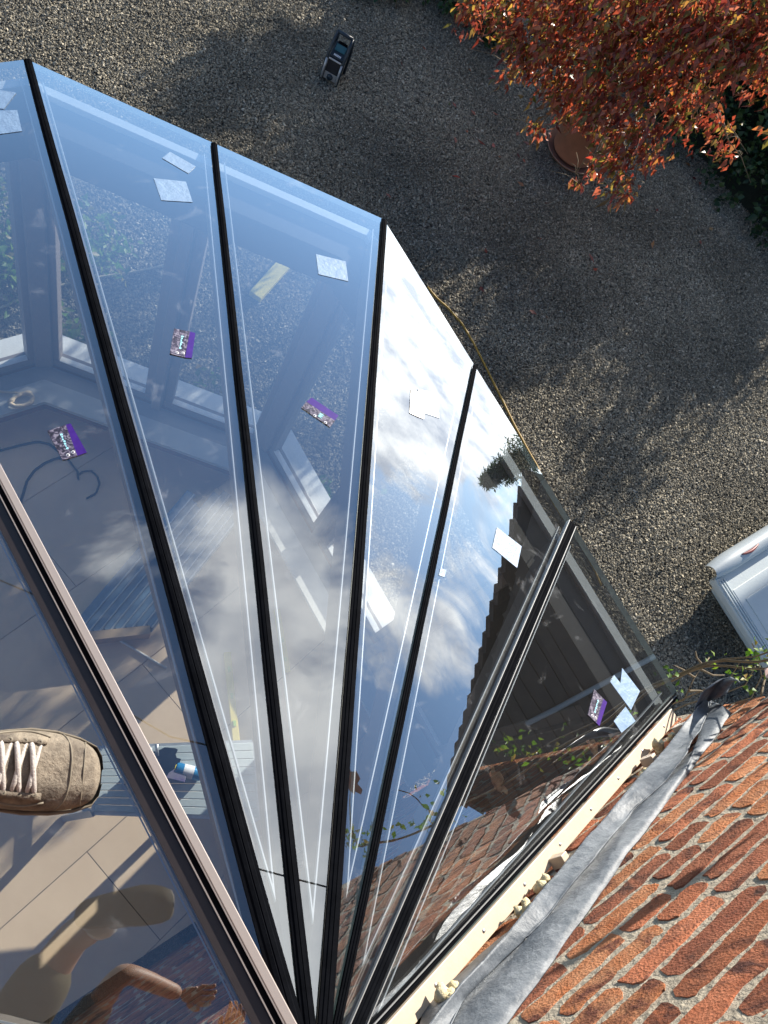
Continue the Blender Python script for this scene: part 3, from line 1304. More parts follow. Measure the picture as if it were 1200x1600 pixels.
for card, pur, fac, lb in LBL:
    b = quad_on(card, fac, .0022, STK)
    pts3 = [fp(x, y, fac, .0022) for x, y in card]
    o = b.build('product_label')
    tag(o, lb, 'label', 'purple product labels on the glass')
    quad_on(pur, fac, .0022, PURPLE).build('purple_band', o)

    def at(u, v):
        c = (1 - u) * (1 - v), u * (1 - v), u * v, (1 - u) * v
        return (sum(k * p[0] for k, p in zip(c, card)), sum(k * p[1] for k, p in zip(c, card)))
    # a line of illegible small lettering and two round marks
    tx = MB()
    for k in range(7):
        v0 = .22 + k * .075
        P = [fp(*at(.52 + (k % 2) * .02, v0), fac, .003), fp(*at(.66 - (k % 3) * .03, v0), fac, .003), fp(*at(.66 - (k % 3) * .03, v0 + .05), fac, .003), fp(*at(.52 + (k % 2) * .02, v0 + .05), fac, .003)]
        if (P[1] - P[0]).cross(P[2] - P[0]).dot(fac[0]) < 0:
            P = P[::-1]
        tx.prism(P, fac[0] * .0003, CYAN)
    tx.build('print_line', o)
    for u, v in ((.82, .86), (.45, .9)):
        rg = MB()
        rg.lathe(fp(*at(u, v), fac, .003), [(.0035, .0004), (.0055, .0004), (.0055, 0)], WPRINT, 12, fac[0])
        rg.build('round_mark', o)

# ------------------------------------------------------------------ leaves
def leaf_cloud(centers, per, spread, length, width, droop, seed, bend=.35):
    """arrays of folded leaves (6 corners, 4 triangles) scattered in little sprays"""
    g_ = np.random.default_rng(seed)
    C = np.repeat(np.array(centers, float), per, 0)
    n = len(C)
    off = g_.normal(0, 1, (n, 3))
    off /= np.maximum(1e-6, np.linalg.norm(off, axis=1))[:, None]
    off *= (g_.uniform(0, 1, n) ** .45)[:, None]
    sp = np.repeat(np.array(spread if np.ndim(spread) == 2 else [spread] * len(centers), float), per, 0)
    P = C + off * sp
    d = off * np.array([1, 1, .4]) + g_.normal(0, .55, (n, 3))
    d[:, 2] -= droop
    d /= np.linalg.norm(d, axis=1)[:, None]
    r = g_.normal(0, 1, (n, 3)) + np.array([0, 0, 1.2])
    s = np.cross(d, r)
    s /= np.maximum(1e-6, np.linalg.norm(s, axis=1))[:, None]
    u = np.cross(s, d)
    L_ = length * g_.lognormal(0, .22, n)
    Wd = width * g_.lognormal(0, .2, n)
    A = P
    B = P + d * (L_ * .45)[:, None] + s * (Wd / 2)[:, None] + u * (Wd * .18)[:, None]
    D = P + d * (L_ * .45)[:, None] - s * (Wd / 2)[:, None] + u * (Wd * .18)[:, None]
    M_ = P + d * (L_ * .5)[:, None]
    T = P + d * L_[:, None] - u * (L_ * bend)[:, None]
    vs = np.stack([A, B, M_, D, T], 1)
    f = np.array([[0, 2, 1], [0, 3, 2], [1, 2, 4], [2, 3, 4]])
    return vs, f


def leaf_mesh(name, vs, f, m, parent=None):
    n = len(vs)
    return npmesh(name, vs.reshape(-1, 3), (f[None] + vs.shape[1] * np.arange(n)[:, None, None]).reshape(-1, f.shape[1]), m, parent)


RED = island_mat('autumn_leaf', [(0, (.13, .028, .022)), (.2, (.21, .048, .034)), (.4, (.31, .085, .052)), (.55, (.40, .15, .10)), (.68, (.19, .10, .035)), (.8, (.085, .10, .025)), (.9, (.38, .25, .07)), (1, (.40, .07, .055))], .38, .38, spec=.5)
GREEN = island_mat('hedge_leaf', [(0, (.012, .030, .010)), (.5, (.022, .052, .016)), (.8, (.040, .075, .022)), (1, (.075, .11, .035))], .45, .25, spec=.4)
FRESH = island_mat('fresh_leaf', [(0, (.05, .11, .015)), (.5, (.10, .19, .025)), (.8, (.17, .24, .04)), (1, (.25, .17, .05))], .5, .35)
BARK = mat('grey_brown_bark', (.10, .075, .055), .9, var=.3, vscale=20, bump=.5, bscale=40)
TWIG = mat('twig', (.16, .12, .07), .8, var=.2, vscale=20)

# potted shrub
PC = gz(892, 255, 0)
PC = V((PC.x + .08, PC.y + .10, 0))
TERRA = mat('terracotta', (.40, .155, .085), .8, var=.18, vscale=6, bump=.12, bscale=90)
SOIL = mat('potting_soil', (.04, .028, .02), .95, bump=.6, bscale=50)
pot = thing('terracotta_pot', 'round terracotta pot on a dark saucer on the gravel, half hidden by the red shrub', 'pot', PC)
c = MB()
c.lathe(PC, [(0, .03), (.20, .03), (.215, .05), (.27, .42), (.30, .42), (.305, .49), (.275, .49), (.255, .44), (.0, .44)], TERRA, 40)
c.build('pot_body', pot)
c = MB()
c.lathe(PC, [(0, .005), (.25, .005), (.268, .035), (.285, .05), (.275, .052), (.255, .024), (0, .02)], mat('saucer_clay', (.30, .16, .11), .7, var=.15, vscale=8), 40)
c.build('saucer', pot)
c = MB()
c.lathe(PC, [(0, .452), (.25, .45)], SOIL, 24)
c.build('soil', pot)
shrub = thing('autumn_shrub', 'bushy shrub with drooping red orange and green autumn leaves growing in the terracotta pot', 'shrub', PC + V((0, 0, .44)))
SPR = [(752, 22, 1.1, .16), (735, 12, 1.1, .10), (790, 20, 1.3, .22), (850, 35, 1.4, .3), (800, 62, 1.3, .2), (830, 95, 1.2, .24), (800, 104, 1.0, .10), (880, 70, 1.5, .3), (900, 120, 1.4, .28), (862, 140, 1.2, .16), (906, 288, .7, .06), (900, 272, .7, .05), (945, 235, 1.2, .12), (935, 265, 1.0, .1), (932, 190, 1.5, .12), (835, 200, 1.0, .10),
       (930, 40, 1.7, .32), (950, 95, 1.7, .3), (925, 170, 1.4, .24), (960, 150, 1.6, .26), (980, 215, 1.4, .22), (972, 250, 1.3, .16), (978, 282, 1.2, .12), (985, 303, 1.1, .07),
       (1000, 60, 1.9, .34), (1000, 130, 1.7, .28), (1015, 190, 1.5, .22), (1010, 235, 1.3, .14), (1040, 30, 2.0, .34), (1060, 100, 1.9, .28), (1050, 160, 1.6, .2), (1090, 60, 2.1, .3), (1100, 150, 1.7, .16), (1120, 190, 1.5, .14), (1135, 215, 1.4, .11), (1143, 238, 1.3, .07), (1090, 185, 1.5, .1),
       (1130, 30, 2.2, .34), (1140, 85, 2.1, .22), (1180, 20, 2.3, .34), (1185, 75, 2.2, .26), (1190, 125, 1.9, .16), (1205, 100, 2.0, .2), (1240, 40, 2.3, .36), (980, -10, 1.9, .36), (900, -15, 1.7, .34), (1080, -20, 2.2, .4), (820, -10, 1.4, .25)]
cs, sp = [], []
for px, py, z, r in SPR:
    cs.append(gz(px, py, z))
    sp.append((r, r, r * .75))
cs2, sp2 = [], []
for c_, s_ in zip(cs, sp):                # every spray broken into small tufts so gaps show
    k = max(3, int(46 * (s_[0] / .3) ** 2))
    for q in range(k):
        d = V((rnd.gauss(0, .5), rnd.gauss(0, .5), rnd.gauss(0, .5)))
        q_ = c_ + V((d.x * s_[0], d.y * s_[1], d.z * s_[2]))
        u_, v_ = pix(q_)
        if ((u_ - 886) / 42) ** 2 + ((v_ - 236) / 44) ** 2 < 1:      # a gap in the boughs over the pot
            continue
        cs2.append(q_)
        sp2.append((.075, .075, .055))
lv, lf = leaf_cloud(cs2, 7, np.array(sp2), .068, .029, 1.2, 3, .4)
lv = lv.reshape(-1, 5, 3)
# the largest leaves in the picture are parts of their own
cam_d = np.linalg.norm(lv[:, 0] - np.array(CAM), axis=1)
vis = np.array([0 < pix(V(p))[0] < 1200 and 0 < pix(V(p))[1] < 1600 for p in lv[:, 0]])
order = np.argsort(np.where(vis, cam_d, 99))
crown = leaf_mesh('crown', lv[order[300:]], lf, RED, shrub)
crown['kind'] = 'stuff'
for k in order[:300]:
    p = lv[k]
    me = bpy.data.meshes.new('leaf')
    me.from_pydata([tuple(q - p[0]) for q in p], [], lf.tolist())
    me.materials.append(RED)
    o = bpy.data.objects.new('leaf', me)
    o.location = V(p[0])
    COL.objects.link(o)
    attach(o, shrub)
tr = MB()
tb = PC + V((0, 0, .44))
for k in range(7):
    tgt = cs[(k * 7 + 3) % len(cs)]
    mid_ = tb.lerp(tgt, .45) + V((rnd.uniform(-.1, .1), rnd.uniform(-.1, .1), .35))
    tr.tube([tb + V((rnd.uniform(-.03, .03), rnd.uniform(-.03, .03), 0)), tb.lerp(mid_, .5) + V((0, 0, .08)), mid_, tgt], .022, BARK, 7, .005)
tr.build('trunk', shrub)
tw = MB()
for c_ in cs:
    a = tb.lerp(c_, .55) + V((0, 0, .35))
    tw.tube([a, a.lerp(c_, .55) + V((0, 0, .10)), c_], .007, TWIG, 5, .003)
    for q in range(3):
        e = c_ + V((rnd.gauss(0, .14), rnd.gauss(0, .14), rnd.gauss(-.03, .06)))
        tw.tube([c_, c_.lerp(e, .5) + V((0, 0, .03)), e], .004, TWIG, 4, .002)
tw.build('twigs', shrub)

# ivy hedge and ferns along the far edge of the drive
hedge = thing('ivy_hedge', 'dark green ivy bank in deep shade along the gravel behind the red shrub', 'hedge', (8.4, 3.4, 0))
hc, hs = [], []
edge = [gz(*p, .0) for p in ((1240, 440), (1180, 380), (1110, 310), (1075, 262), (1010, 215))] + [V((7.3, 5.2, 0)), V((6.9, 6.6, 0)), V((6.4, 7.6, 0))]
ep = polyline(edge, 60)
for p in ep:
    for q in range(26):
        d = rnd.random() ** .7 * 1.6
        h = min(1.0, .12 + d * .9) * rnd.uniform(.75, 1.05)
        hc.append((p.x + d * .95, p.y + d * .25 + rnd.uniform(-.1, .1), max(.03, h + rnd.gauss(0, .06))))
        hs.append((.14, .14, .10))
hv, hf = leaf_cloud(hc, 13, np.array(hs), .062, .055, .1, 5, .1)
hm = leaf_mesh('foliage', hv, hf, GREEN, hedge)
hm['kind'] = 'stuff'
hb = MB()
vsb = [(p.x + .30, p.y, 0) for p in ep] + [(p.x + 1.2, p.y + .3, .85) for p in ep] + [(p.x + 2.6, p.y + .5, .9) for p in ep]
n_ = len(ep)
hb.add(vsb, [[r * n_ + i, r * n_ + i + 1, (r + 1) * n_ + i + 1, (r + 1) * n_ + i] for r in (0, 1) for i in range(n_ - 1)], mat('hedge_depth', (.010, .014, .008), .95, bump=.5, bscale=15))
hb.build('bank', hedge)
# low evergreen by the top edge
low = thing('low_evergreen', 'low dark green plant at the top edge of the gravel, left of the red shrub', 'plant', gz(760, 20, 0))
lc = [gz(rnd.uniform(700, 800), rnd.uniform(-60, 18) + 0, rnd.uniform(.05, .35)) for _ in range(150)] + [gz(rnd.uniform(752, 800), rnd.uniform(10, 70), rnd.uniform(.02, .2)) for _ in range(50)] + [gz(rnd.uniform(560, 720), rnd.uniform(-50, -8), rnd.uniform(.05, .2)) for _ in range(70)]
v_, f_ = leaf_cloud(lc, 9, (.09, .09, .06), .055, .04, .1, 8, .1)
leaf_mesh('foliage', v_, f_, GREEN, low)
c = MB()
for p in lc[::5]:
    c.tube([V((p.x + .05, p.y, 0)), V((p.x, p.y, p.z * .6)), V(p)], .005, TWIG, 4, .002)
c.build('stem', low)
# weeds and young plants outside the front windows
for k, (px, py, r, n_, lb) in enumerate(((10, 385, .20, 60, 'leafy green weeds seen through the front window at the far left'), (30, 430, .16, 40, 'lower clump of green weeds outside the front window at the far left'), (112, 545, .10, 22, 'small bright green plant behind the corner window post'), (150, 400, .16, 34, 'thin green weeds beyond the second pane, near the pale cable'), (330, 640, .09, 14, 'small green plant outside the angled windows'), (520, 790, .13, 22, 'dim green plant outside the windows below the hip bar'))):
    p0 = gz(px, py, .0)
    th = thing('weed_plant', lb, 'plant', p0, 0, 'weeds outside the windows')
    cc = [p0 + V((rnd.gauss(0, r), rnd.gauss(0, r), rnd.uniform(.03, .22))) for _ in range(n_)]
    v_, f_ = leaf_cloud(cc, 6, (.06, .06, .05), .06, .035, .0, 20 + k, .15)
    leaf_mesh('leaves', v_, f_, FRESH, th)
    c = MB()
    for p in cc[::2]:
        c.tube([V((p.x * .6 + p0.x * .4, p.y * .6 + p0.y * .4, 0)), p], .003, TWIG, 4, .0015)
    c.build('stem', th)

# ------------------------------------------------------------------ site radio on the gravel
NAVY = mat('dark_blue_plastic', (.012, .022, .035), .4, var=.15, vscale=30)
TEAL = mat('teal_plastic', (.025, .11, .14), .4, var=.1, vscale=30)
GREYP = mat('grey_plastic', (.20, .20, .20), .45, var=.1, vscale=40)
SILV = mat('silver_trim', (.42, .42, .43), .35, metal=.4)
GRILL = mat('speaker_mesh', (.015, .013, .016), .6, bump=.5, bscale=400)
ra, rb_ = gz(501, 121, 0), gz(525, 135, 0)
rw = (rb_ - ra)
rw.z = 0
RWID = rw.length
rx = rw.normalized()
ry = V((-rx.y, rx.x, 0))                 # away from the camera
if ry.dot(ra - CAM) < 0:
    ry = -ry
rc = (ra + rb_) / 2
radio = thing('site_radio', 'upright black and teal site radio with a carrying frame standing on the shaded gravel', 'radio', rc)
HH = .40


def rp_(u, d, z):
    return rc + rx * u * RWID / 2 + ry * d + V((0, 0, z))


c = MB()
c.prism([rp_(-.82, 0, .02), rp_(-.82, .01, .24), rp_(-.82, .13, .30), rp_(-.82, .17, .27), rp_(-.82, .17, .02)], rx * RWID * .82, NAVY)
c.build('body', radio, .006)
c = MB()
for s_ in (-1, 1):
    c.tube([rp_(s_, -.012, .012), rp_(s_, -.02, .12), rp_(s_, -.005, .25), rp_(s_ * .96, .06, .36), rp_(s_ * .9, .10, HH)], .013, NAVY, 8)
    c.tube([rp_(s_, .18, .012), rp_(s_, .19, .2), rp_(s_ * .96, .15, .34), rp_(s_ * .9, .10, HH)], .012, NAVY, 8)
c.tube([rp_(-.9, .10, HH), rp_(.9, .10, HH)], .015, NAVY, 8)
c.build('handle_frame', radio)
for s_ in (-1, 1):
    c = MB()
    c.tube([rp_(s_ * .93, -.028, .03), rp_(s_ * .93, -.034, .12), rp_(s_ * .93, -.022, .22)], .009, SILV, 8)
    c.build('side_bumper', radio)
c = MB()
c.prism([rp_(-.72, -.006, .10), rp_(-.72, .001, .215), rp_(.72, .001, .215), rp_(.72, -.006, .10)], -ry * .008, GRILL)
c.build('speaker_grille', radio)
c = MB()
c.prism([rp_(-.74, -.006, .218), rp_(-.74, -.004, .228), rp_(.74, -.004, .228), rp_(.74, -.006, .218)], -ry * .010, SILV)
c.prism([rp_(-.74, -.006, .03), rp_(-.74, -.006, .096), rp_(.74, -.006, .096), rp_(.74, -.006, .03)], -ry * .006, SILV)
c.build('front_panel', radio, .002)
c = MB()
c.lathe(rp_(0, -.012, .06), [(0, .016), (.024, .014), (.028, .0), (.028, -.01)], NAVY, 18, -ry)
c.build('dial', radio)
c = MB()
for k, w_ in enumerate((.010, .007, .011, .008, .006, .009)):
    u = -.42 + k * .15
    c.prism([rp_(u, .018, .2445), rp_(u + .10, .018, .2445), rp_(u + .10, .032, .2515 - .001), rp_(u, .032, .2515 - .001)], V((0, 0, .003)), WPRINT)
c.build('lettering', radio)
c = MB()
c.prism([rp_(-.6, .055, .2655), rp_(.6, .055, .2655), rp_(.6, .105, .289), rp_(-.6, .105, .289)], V((0, 0, .006)), TEAL)
c.prism([rp_(-.55, .115, .296), rp_(.55, .115, .296), rp_(.55, .13, .303), rp_(-.55, .13, .303)], V((0, 0, .005)), BLACK)
c.build('top_cover', radio)

# ------------------------------------------------------------------ pale plastic box at the right edge
BOXW = mat('pale_blue_white_plastic', (.44, .49, .50), .42, var=.05, vscale=6, bump=.06, bscale=60)
RIMG = mat('rim_grey_plastic', (.37, .41, .43), .4, var=.05, vscale=8)
ZB = .42
pA, pB_ = gz(1114, 900, ZB), gz(1212, 838, ZB)
bx = (pB_ - pA)
bx.z = 0
bx.normalize()
pC = gz(1192, 1024, ZB)
by = (pC - pA)
by.z = 0
BLEN = by.length + .25
by.normalize()
box = thing('storage_box', 'pale blue white plastic storage box with a raised rounded rim at the right edge', 'box', (pA.x, pA.y, 0))


def bp_(u, v, z):
    return V((pA.x, pA.y, 0)) + bx * u + by * v + V((0, 0, z))


c = MB()
c.prism([bp_(.02, .02, ZB - .10), bp_(1.5, .02, ZB - .10), bp_(1.5, BLEN, ZB - .10), bp_(.02, BLEN, ZB - .10)], (0, 0, .08), BOXW)
c.prism([bp_(.30, .12, 0), bp_(1.4, .12, 0), bp_(1.4, BLEN - .1, 0), bp_(.30, BLEN - .1, 0)], (0, 0, ZB - .10), BOXW)
c.build('box_body', box, .02)
# the rim: a rounded roll along the near edge of the lid
rows = []
for k in range(13):
    t = math.pi * (1.15 - 1.3 * k / 12)
    q = (math.cos(t) * .075, math.sin(t) * .085)
    row = []
    for j in range(14):
        u = -.015 + j / 13 * 1.35
        rr = 1 if j > 1 else (.75, .93)[j]
        row.append(bp_(u, -.03 - q[0] * rr * -1, ZB + .0 + q[1] * rr))
    rows.append(row)
c = MB()
c.grid(rows, RIMG)
c.build('rim', box)
c = MB()
c.prism([bp_(.10, .16, ZB - .022), bp_(1.2, .16, ZB - .022), bp_(1.2, BLEN - .05, ZB - .022), bp_(.10, BLEN - .05, ZB - .022)], (0, 0, .012), BOXW)
c.prism([bp_(.16, .26, ZB - .012), bp_(1.1, .26, ZB - .012), bp_(1.1, BLEN - .12, ZB - .012), bp_(.16, BLEN - .12, ZB - .012)], (0, 0, .008), BOXW)
for v_ in (.055, .085):
    pass
c.build('lid_panel', box, .006)
for u in (.035, .062, .085):
    c = MB()
    c.prism([bp_(u, .06, ZB - .021), bp_(u + .012, .06, ZB - .021), bp_(u + .012, BLEN - .03, ZB - .021), bp_(u, BLEN - .03, ZB - .021)], (0, 0, .010), BOXW)
    c.build('lid_rib', box, .002)
c = MB()
h0 = [bp_(.27 + k * .022, -.03 + .014 * math.sin(k / 9 * math.pi), ZB + .088) for k in range(10)]
c.tube(h0, lambda t: .004 + .009 * math.sin(math.pi * t), mat('dark_red_plastic', (.22, .045, .04), .4), 8)
c.build('handle', box)

# ------------------------------------------------------------------ cords, overhead cable
YEL = mat('ochre_cord', (.35, .21, .03), .6, var=.2, vscale=60)
c = MB()
cp = [gz(*p, .012) for p in ((668, 448), (685, 467), (700, 479), (721, 504), (742, 542), (762, 579), (777, 610), (806, 668), (839, 727), (852, 760), (870, 795), (892, 827), (912, 857), (931, 892), (940, 915))]
cp = [p + V((noise.noise(p * 3), noise.noise(p * 3 + V((9, 0, 0))), 0)) * .012 for p in polyline(cp, 70)]
c.tube(cp, .0085, YEL, 6)
tag(c.build('ochre_cord'), 'ochre cord lying on the gravel along the right hand eave of the glass', 'cord')
c = MB()
cp = [gz(*p, .02) for p in ((-10, 486), (60, 455), (110, 442), (165, 431), (215, 424), (255, 415), (280, 404), (300, 385))]
c.tube(polyline(cp, 40), .009, mat('pale_hose', (.42, .36, .24), .6), 6)
tag(c.build('pale_hose'), 'thin pale hose on the ground beyond the left windows', 'hose')
c = MB()
w0, w1 = V((-.3, 3.6, 5.9)), V((1.2, .5, 5.75))
pts = [V((3.0, .06, 5.9)), V((.56, 2.3, 5.72)), V((.05, 3.3, 5.62)), V((-2.6, 8.3, 6.3)), V((-9, 20, 8.5))]
dd = (pts[2] - pts[1]).normalized()
c.tube(polyline([pts[0], pts[1], pts[2], pts[3], pts[4]], 50), .006, BLACK, 6)
tag(c.build('overhead_cable'), 'thin black overhead cable crossing above the glass roof, mirrored in the panes', 'cable')

# ------------------------------------------------------------------ climbing rose at the wall corner
ROSE = mat('pale_pink_petal', (.62, .40, .36), .6, col2=(.72, .60, .50), vscale=30)
ROSEP = mat('red_pink_petal', (.45, .10, .12), .6, col2=(.60, .28, .22), vscale=30)


def flower(name, p, r, m, parent):
    b = MB()
    for ringi, (k, rr, tilt) in enumerate(((5, 1., .25), (5, .75, .7), (4, .45, 1.1))):
        for q in range(k):
            a = q / k * 2 * math.pi + ringi * .5
            d = V((math.cos(a) * math.cos(tilt), math.sin(a) * math.cos(tilt), math.sin(tilt)))
            t = V((-math.sin(a), math.cos(a), 0))
            u = t.cross(d)
            e = p + d * r * rr
            row1 = [p - t * r * .15, p + t * r * .15]
            row2 = [p + d * r * rr * .6 - t * r * .42 - u * r * .12, p + d * r * rr * .6 + t * r * .42 - u * r * .12]
            row3 = [e - t * r * .25 + u * r * .12, e + t * r * .25 + u * r * .12]
            b.add(row1 + row2 + row3, [[0, 1, 3, 2], [2, 3, 5, 4]], m, True)
    return b.build(name, parent)


def climber(name, label, cat, stems, leaf_pts, flowers, seed, lsz=(.030, .020), group=None):
    base = V(stems[0][0])
    th = thing(name, label, cat, base, 0, group)
    c = MB()
    for st in stems:
        P = polyline(st, max(8, len(st) * 5))
        P = [p + V((noise.noise(p * 4 + V((seed, 0, 0))), noise.noise(p * 4 + V((0, seed, 0))), noise.noise(p * 4))) * .03 for p in P]
        c.tube(P, .006, TWIG, 6, .0025)
    c.build('stem', th)
    if leaf_pts:
        v_, f_ = leaf_cloud(leaf_pts, 4, (.045, .045, .04), lsz[0], lsz[1], .1, seed, .15)
        leaf_mesh('leaves', v_, f_, FRESH, th)
    for p, r, m in flowers:
        flower('flower', V(p), r, m, th)
    return th


def near_(p, n, s_):
    return [V(p) + V((rnd.gauss(0, s_), rnd.gauss(0, s_), rnd.gauss(0, s_))) for _ in range(n)]


climber('climbing_rose', 'leafy yellow green climbing rose beyond the house corner, right of the lead', 'rose',
        [[(2.15, -.25, 0), (2.2, -.18, 1.0), gz(1165, 1075, 2.0), gz(1180, 1040, 2.1)], [(2.2, -.3, 0), gz(1190, 1085, 2.05), gz(1186, 1020, 2.1), gz(1178, 1000, 2.2)], [(2.25, -.3, 0), gz(1150, 1060, 2.0), gz(1160, 1030, 2.1)], [gz(1190, 1085, 2.05), gz(1200, 1040, 2.0), gz(1205, 1000, 2.1)]],
        near_(gz(1177, 1035, 2.1), 5, .035) + near_(gz(1186, 1025, 2.1), 4, .035) + near_(gz(1205, 1050, 2.0), 3, .05), [], 31)
climber('rose_shoot', 'pale bare rose shoot with small buds by the eave end of the wall bar', 'rose',
        [[(2.35, -.1, 0), gz(1070, 1100, 2.2), gz(1090, 1055, 2.2), gz(1105, 1025, 2.2)], [gz(1088, 1060, 2.2), gz(1070, 1048, 2.2), gz(1055, 1040, 2.2)], [gz(1095, 1045, 2.2), gz(1112, 1052, 2.2), gz(1128, 1050, 2.2)], [gz(1078, 1085, 2.2), gz(1096, 1082, 2.2), gz(1102, 1092, 2.2)], [gz(1098, 1040, 2.2), gz(1088, 1028, 2.2), gz(1086, 1018, 2.2)]],
        [gz(1046, 1075, 2.25), gz(1050, 1082, 2.25), gz(1044, 1066, 2.25), gz(1041, 1058, 2.25), gz(1105, 1027, 2.2), gz(1120, 1030, 2.2), gz(1060, 1042, 2.2)], [], 32, (.026, .016))


def mir(px, py, x):
    """place at distance x along the wall that the roof glass mirrors at this pixel"""
    n, c_ = NDG
    p = gpl(px, py, n, c_)
    d = pray(px, py)
    r = d - n * (2 * d.dot(n))
    return p + r * ((x - p.x) / r.x)


climber('tall_rose', 'tall rose with pink and white flowers beyond the house corner, mirrored in the glass', 'rose',
        [[(2.12, .02, 0), (2.08, .03, 1.5), mir(800, 1190, 2.05), mir(795, 1150, 2.05)], [(2.08, .05, 2.2), mir(860, 1200, 2.05), mir(870, 1160, 2.05)], [(2.08, .05, 2.2), mir(780, 1230, 2.05), mir(690, 1275, 2.05), mir(665, 1262, 2.05), mir(645, 1238, 2.05), mir(622, 1228, 2.05)],
         [mir(690, 1285, 2.05), mir(620, 1310, 2.05), mir(585, 1320, 2.05), mir(582, 1300, 2.05), mir(582, 1285, 2.05)], [mir(620, 1310, 2.05), mir(560, 1330, 2.05), mir(548, 1300, 2.05), mir(553, 1230, 2.05)], [mir(900, 1190, 2.05), mir(925, 1165, 2.05), mir(945, 1150, 2.05)]],
        sum([near_(mir(px, py, 2.05), max(1, n_ // 2), .03) for px, py, n_ in ((660, 1285, 8), (680, 1278, 8), (700, 1268, 6), (625, 1305, 5), (558, 1310, 12), (575, 1318, 8), (548, 1318, 6), (650, 1245, 2), (672, 1235, 2), (790, 1160, 6), (815, 1165, 6), (825, 1175, 6), (845, 1165, 3), (795, 1180, 4), (880, 1175, 6), (905, 1180, 5), (912, 1168, 4), (950, 1155, 6), (970, 1130, 4))], []),
        [(mir(553, 1217, 2.05), .075, ROSEP), (mir(782, 1217, 2.05), .07, ROSE), (mir(932, 1165, 2.05), .06, ROSE)], 33)

# ------------------------------------------------------------------ what stands beyond: barn, conifer, hedgerow trees
TILE = mat('old_dark_tile', (.060, .040, .032), .85, col2=(.11, .065, .045), vscale=7, bump=.3, bscale=30, vary_obj=.3)
BOARD = mat('dark_brown_boarding', (.055, .037, .028), .8, col2=(.085, .058, .042), vscale=4, bump=.3, bscale=25)
BX = 14.0
barn = thing('barn', 'dark brown barn gable with a stepped tile verge, mirrored in the panes beside the wall', 'barn', (BX, -1.5, 0))
c = MB()
ridge = (-2.0, 8.25)
ev = (2.5, 3.75)
el_ = (-6.6, 3.65)
prof = [(BX, ev[0] - .25, 0), (BX, el_[0] + .25, 0), (BX, el_[0] + .25, el_[1] - .1), (BX, ridge[0], ridge[1] - .2), (BX, ev[0] - .25, ev[1] - .1)]
c.prism(prof, (9, 0, 0), BOARD)
c.build('gable', barn)
for sgn, en in ((1, ev), (-1, el_)):
    L_ = V((0, en[0] - ridge[0], en[1] - ridge[1]))
    nt_ = 20
    sl = L_.normalized()
    nn = V((0, -sl.z, sl.y)) if sgn > 0 else V((0, sl.z, -sl.y))
    if nn.z < 0:
        nn = -nn
    for k in range(nt_):
        a = V((BX - .12, ridge[0], ridge[1])) + L_ * (k / nt_)
        b = MB()
        q = L_.length / nt_
        w0_ = a + nn * .05
        b.prism([w0_, w0_ + sl * q * 1.15 + nn * .075, w0_ + sl * q * 1.15 - nn * .02, a - nn * .03], (9.3, 0, 0), TILE)
        b.build('tile_course', barn)
for k in range(26):
    b = MB()
    zt = .15 + k * .30
    if zt > ridge[1] - .6:
        break
    hw0 = (ridge[1] - max(zt, 3.7)) / (ridge[1] - 3.7)
    y0, y1 = ridge[0] + (el_[0] + .3 - ridge[0]) * hw0, ridge[0] + (ev[0] - .3 - ridge[0]) * hw0
    b.prism([(BX - .03, y0, zt), (BX - .045, y0, zt - .28), (BX - .001, y0, zt - .28), (BX - .001, y0, zt)], (0, y1 - y0, 0), BOARD)
    b.build('weatherboard', barn)
c = MB()
c.tube([(BX - .1, -1.45, 0), (BX - .1, -1.5, 6.2)], .05, mat('pale_pipe', (.35, .34, .33), .5), 8)
c.build('drainpipe', barn)


def conifer(name, label, p, h, r, seed, group=None, mat_=None, n=1500, base=.25):
    th = thing(name, label, 'tree', p, 0, group)
    g_ = np.random.default_rng(seed)
    c = MB()
    c.tube([p, p + V((0, 0, h * .95))], .12, BARK, 8, .02)
    c.build('trunk', th)
    cc, ss = [], []
    for _ in range(n):
        t = g_.uniform(base, 1) ** .9
        a = g_.uniform(0, 2 * math.pi)
        lobes = .75 + .35 * math.sin(a * 3 + t * 9 + seed) + .2 * math.sin(a * 5 - t * 23)
        rr = r * (1 - t) ** .75 * lobes * g_.uniform(.35, 1.05)
        cc.append((p.x + math.cos(a) * rr, p.y + math.sin(a) * rr, p.z + h * t - rr * .15))
        ss.append((.18, .18, .10))
    v_, f_ = leaf_cloud(cc, 12, np.array(ss), .16, .03, .15, seed, .1)
    leaf_mesh('crown', v_, f_, mat_ or GREEN, th)
    return th


def broad(name, label, p, h, r, seed, group=None, n=900, size=.10, zlo=.15):
    th = thing(name, label, 'tree', p, 0, group)
    g_ = np.random.default_rng(seed)
    cc, ss, c = [], [], MB()
    c.tube([p, p + V((.1, .05, h * .4)), p + V((0, .1, h * .75))], .11, BARK, 8, .03)
    lob = [V((g_.normal(0, .45) * r, g_.normal(0, .45) * r, h * g_.uniform(zlo + .15, .86))) for _ in range(16)]
    for l_ in lob:
        c.tube([p + V((0, 0, h * .3)), p + l_ * .6 + V((0, 0, h * .15)), p + l_], .04, BARK, 6, .012)
    c.build('trunk', th)
    for _ in range(n):
        l_ = lob[g_.integers(len(lob))]
        d = V(g_.normal(0, 1, 3)).normalized() * r * .42 * g_.uniform(.3, 1)
        q = p + l_ + V((d.x, d.y, d.z * .8))
        q.z = min(max(q.z, .1), p.z + h)
        cc.append(tuple(q))
        ss.append((.16, .16, .13))
    v_, f_ = leaf_cloud(cc, 11, np.array(ss), size, size * .6, .25, seed, .2)
    leaf_mesh('crown', v_, f_, GREEN, th)
    return th


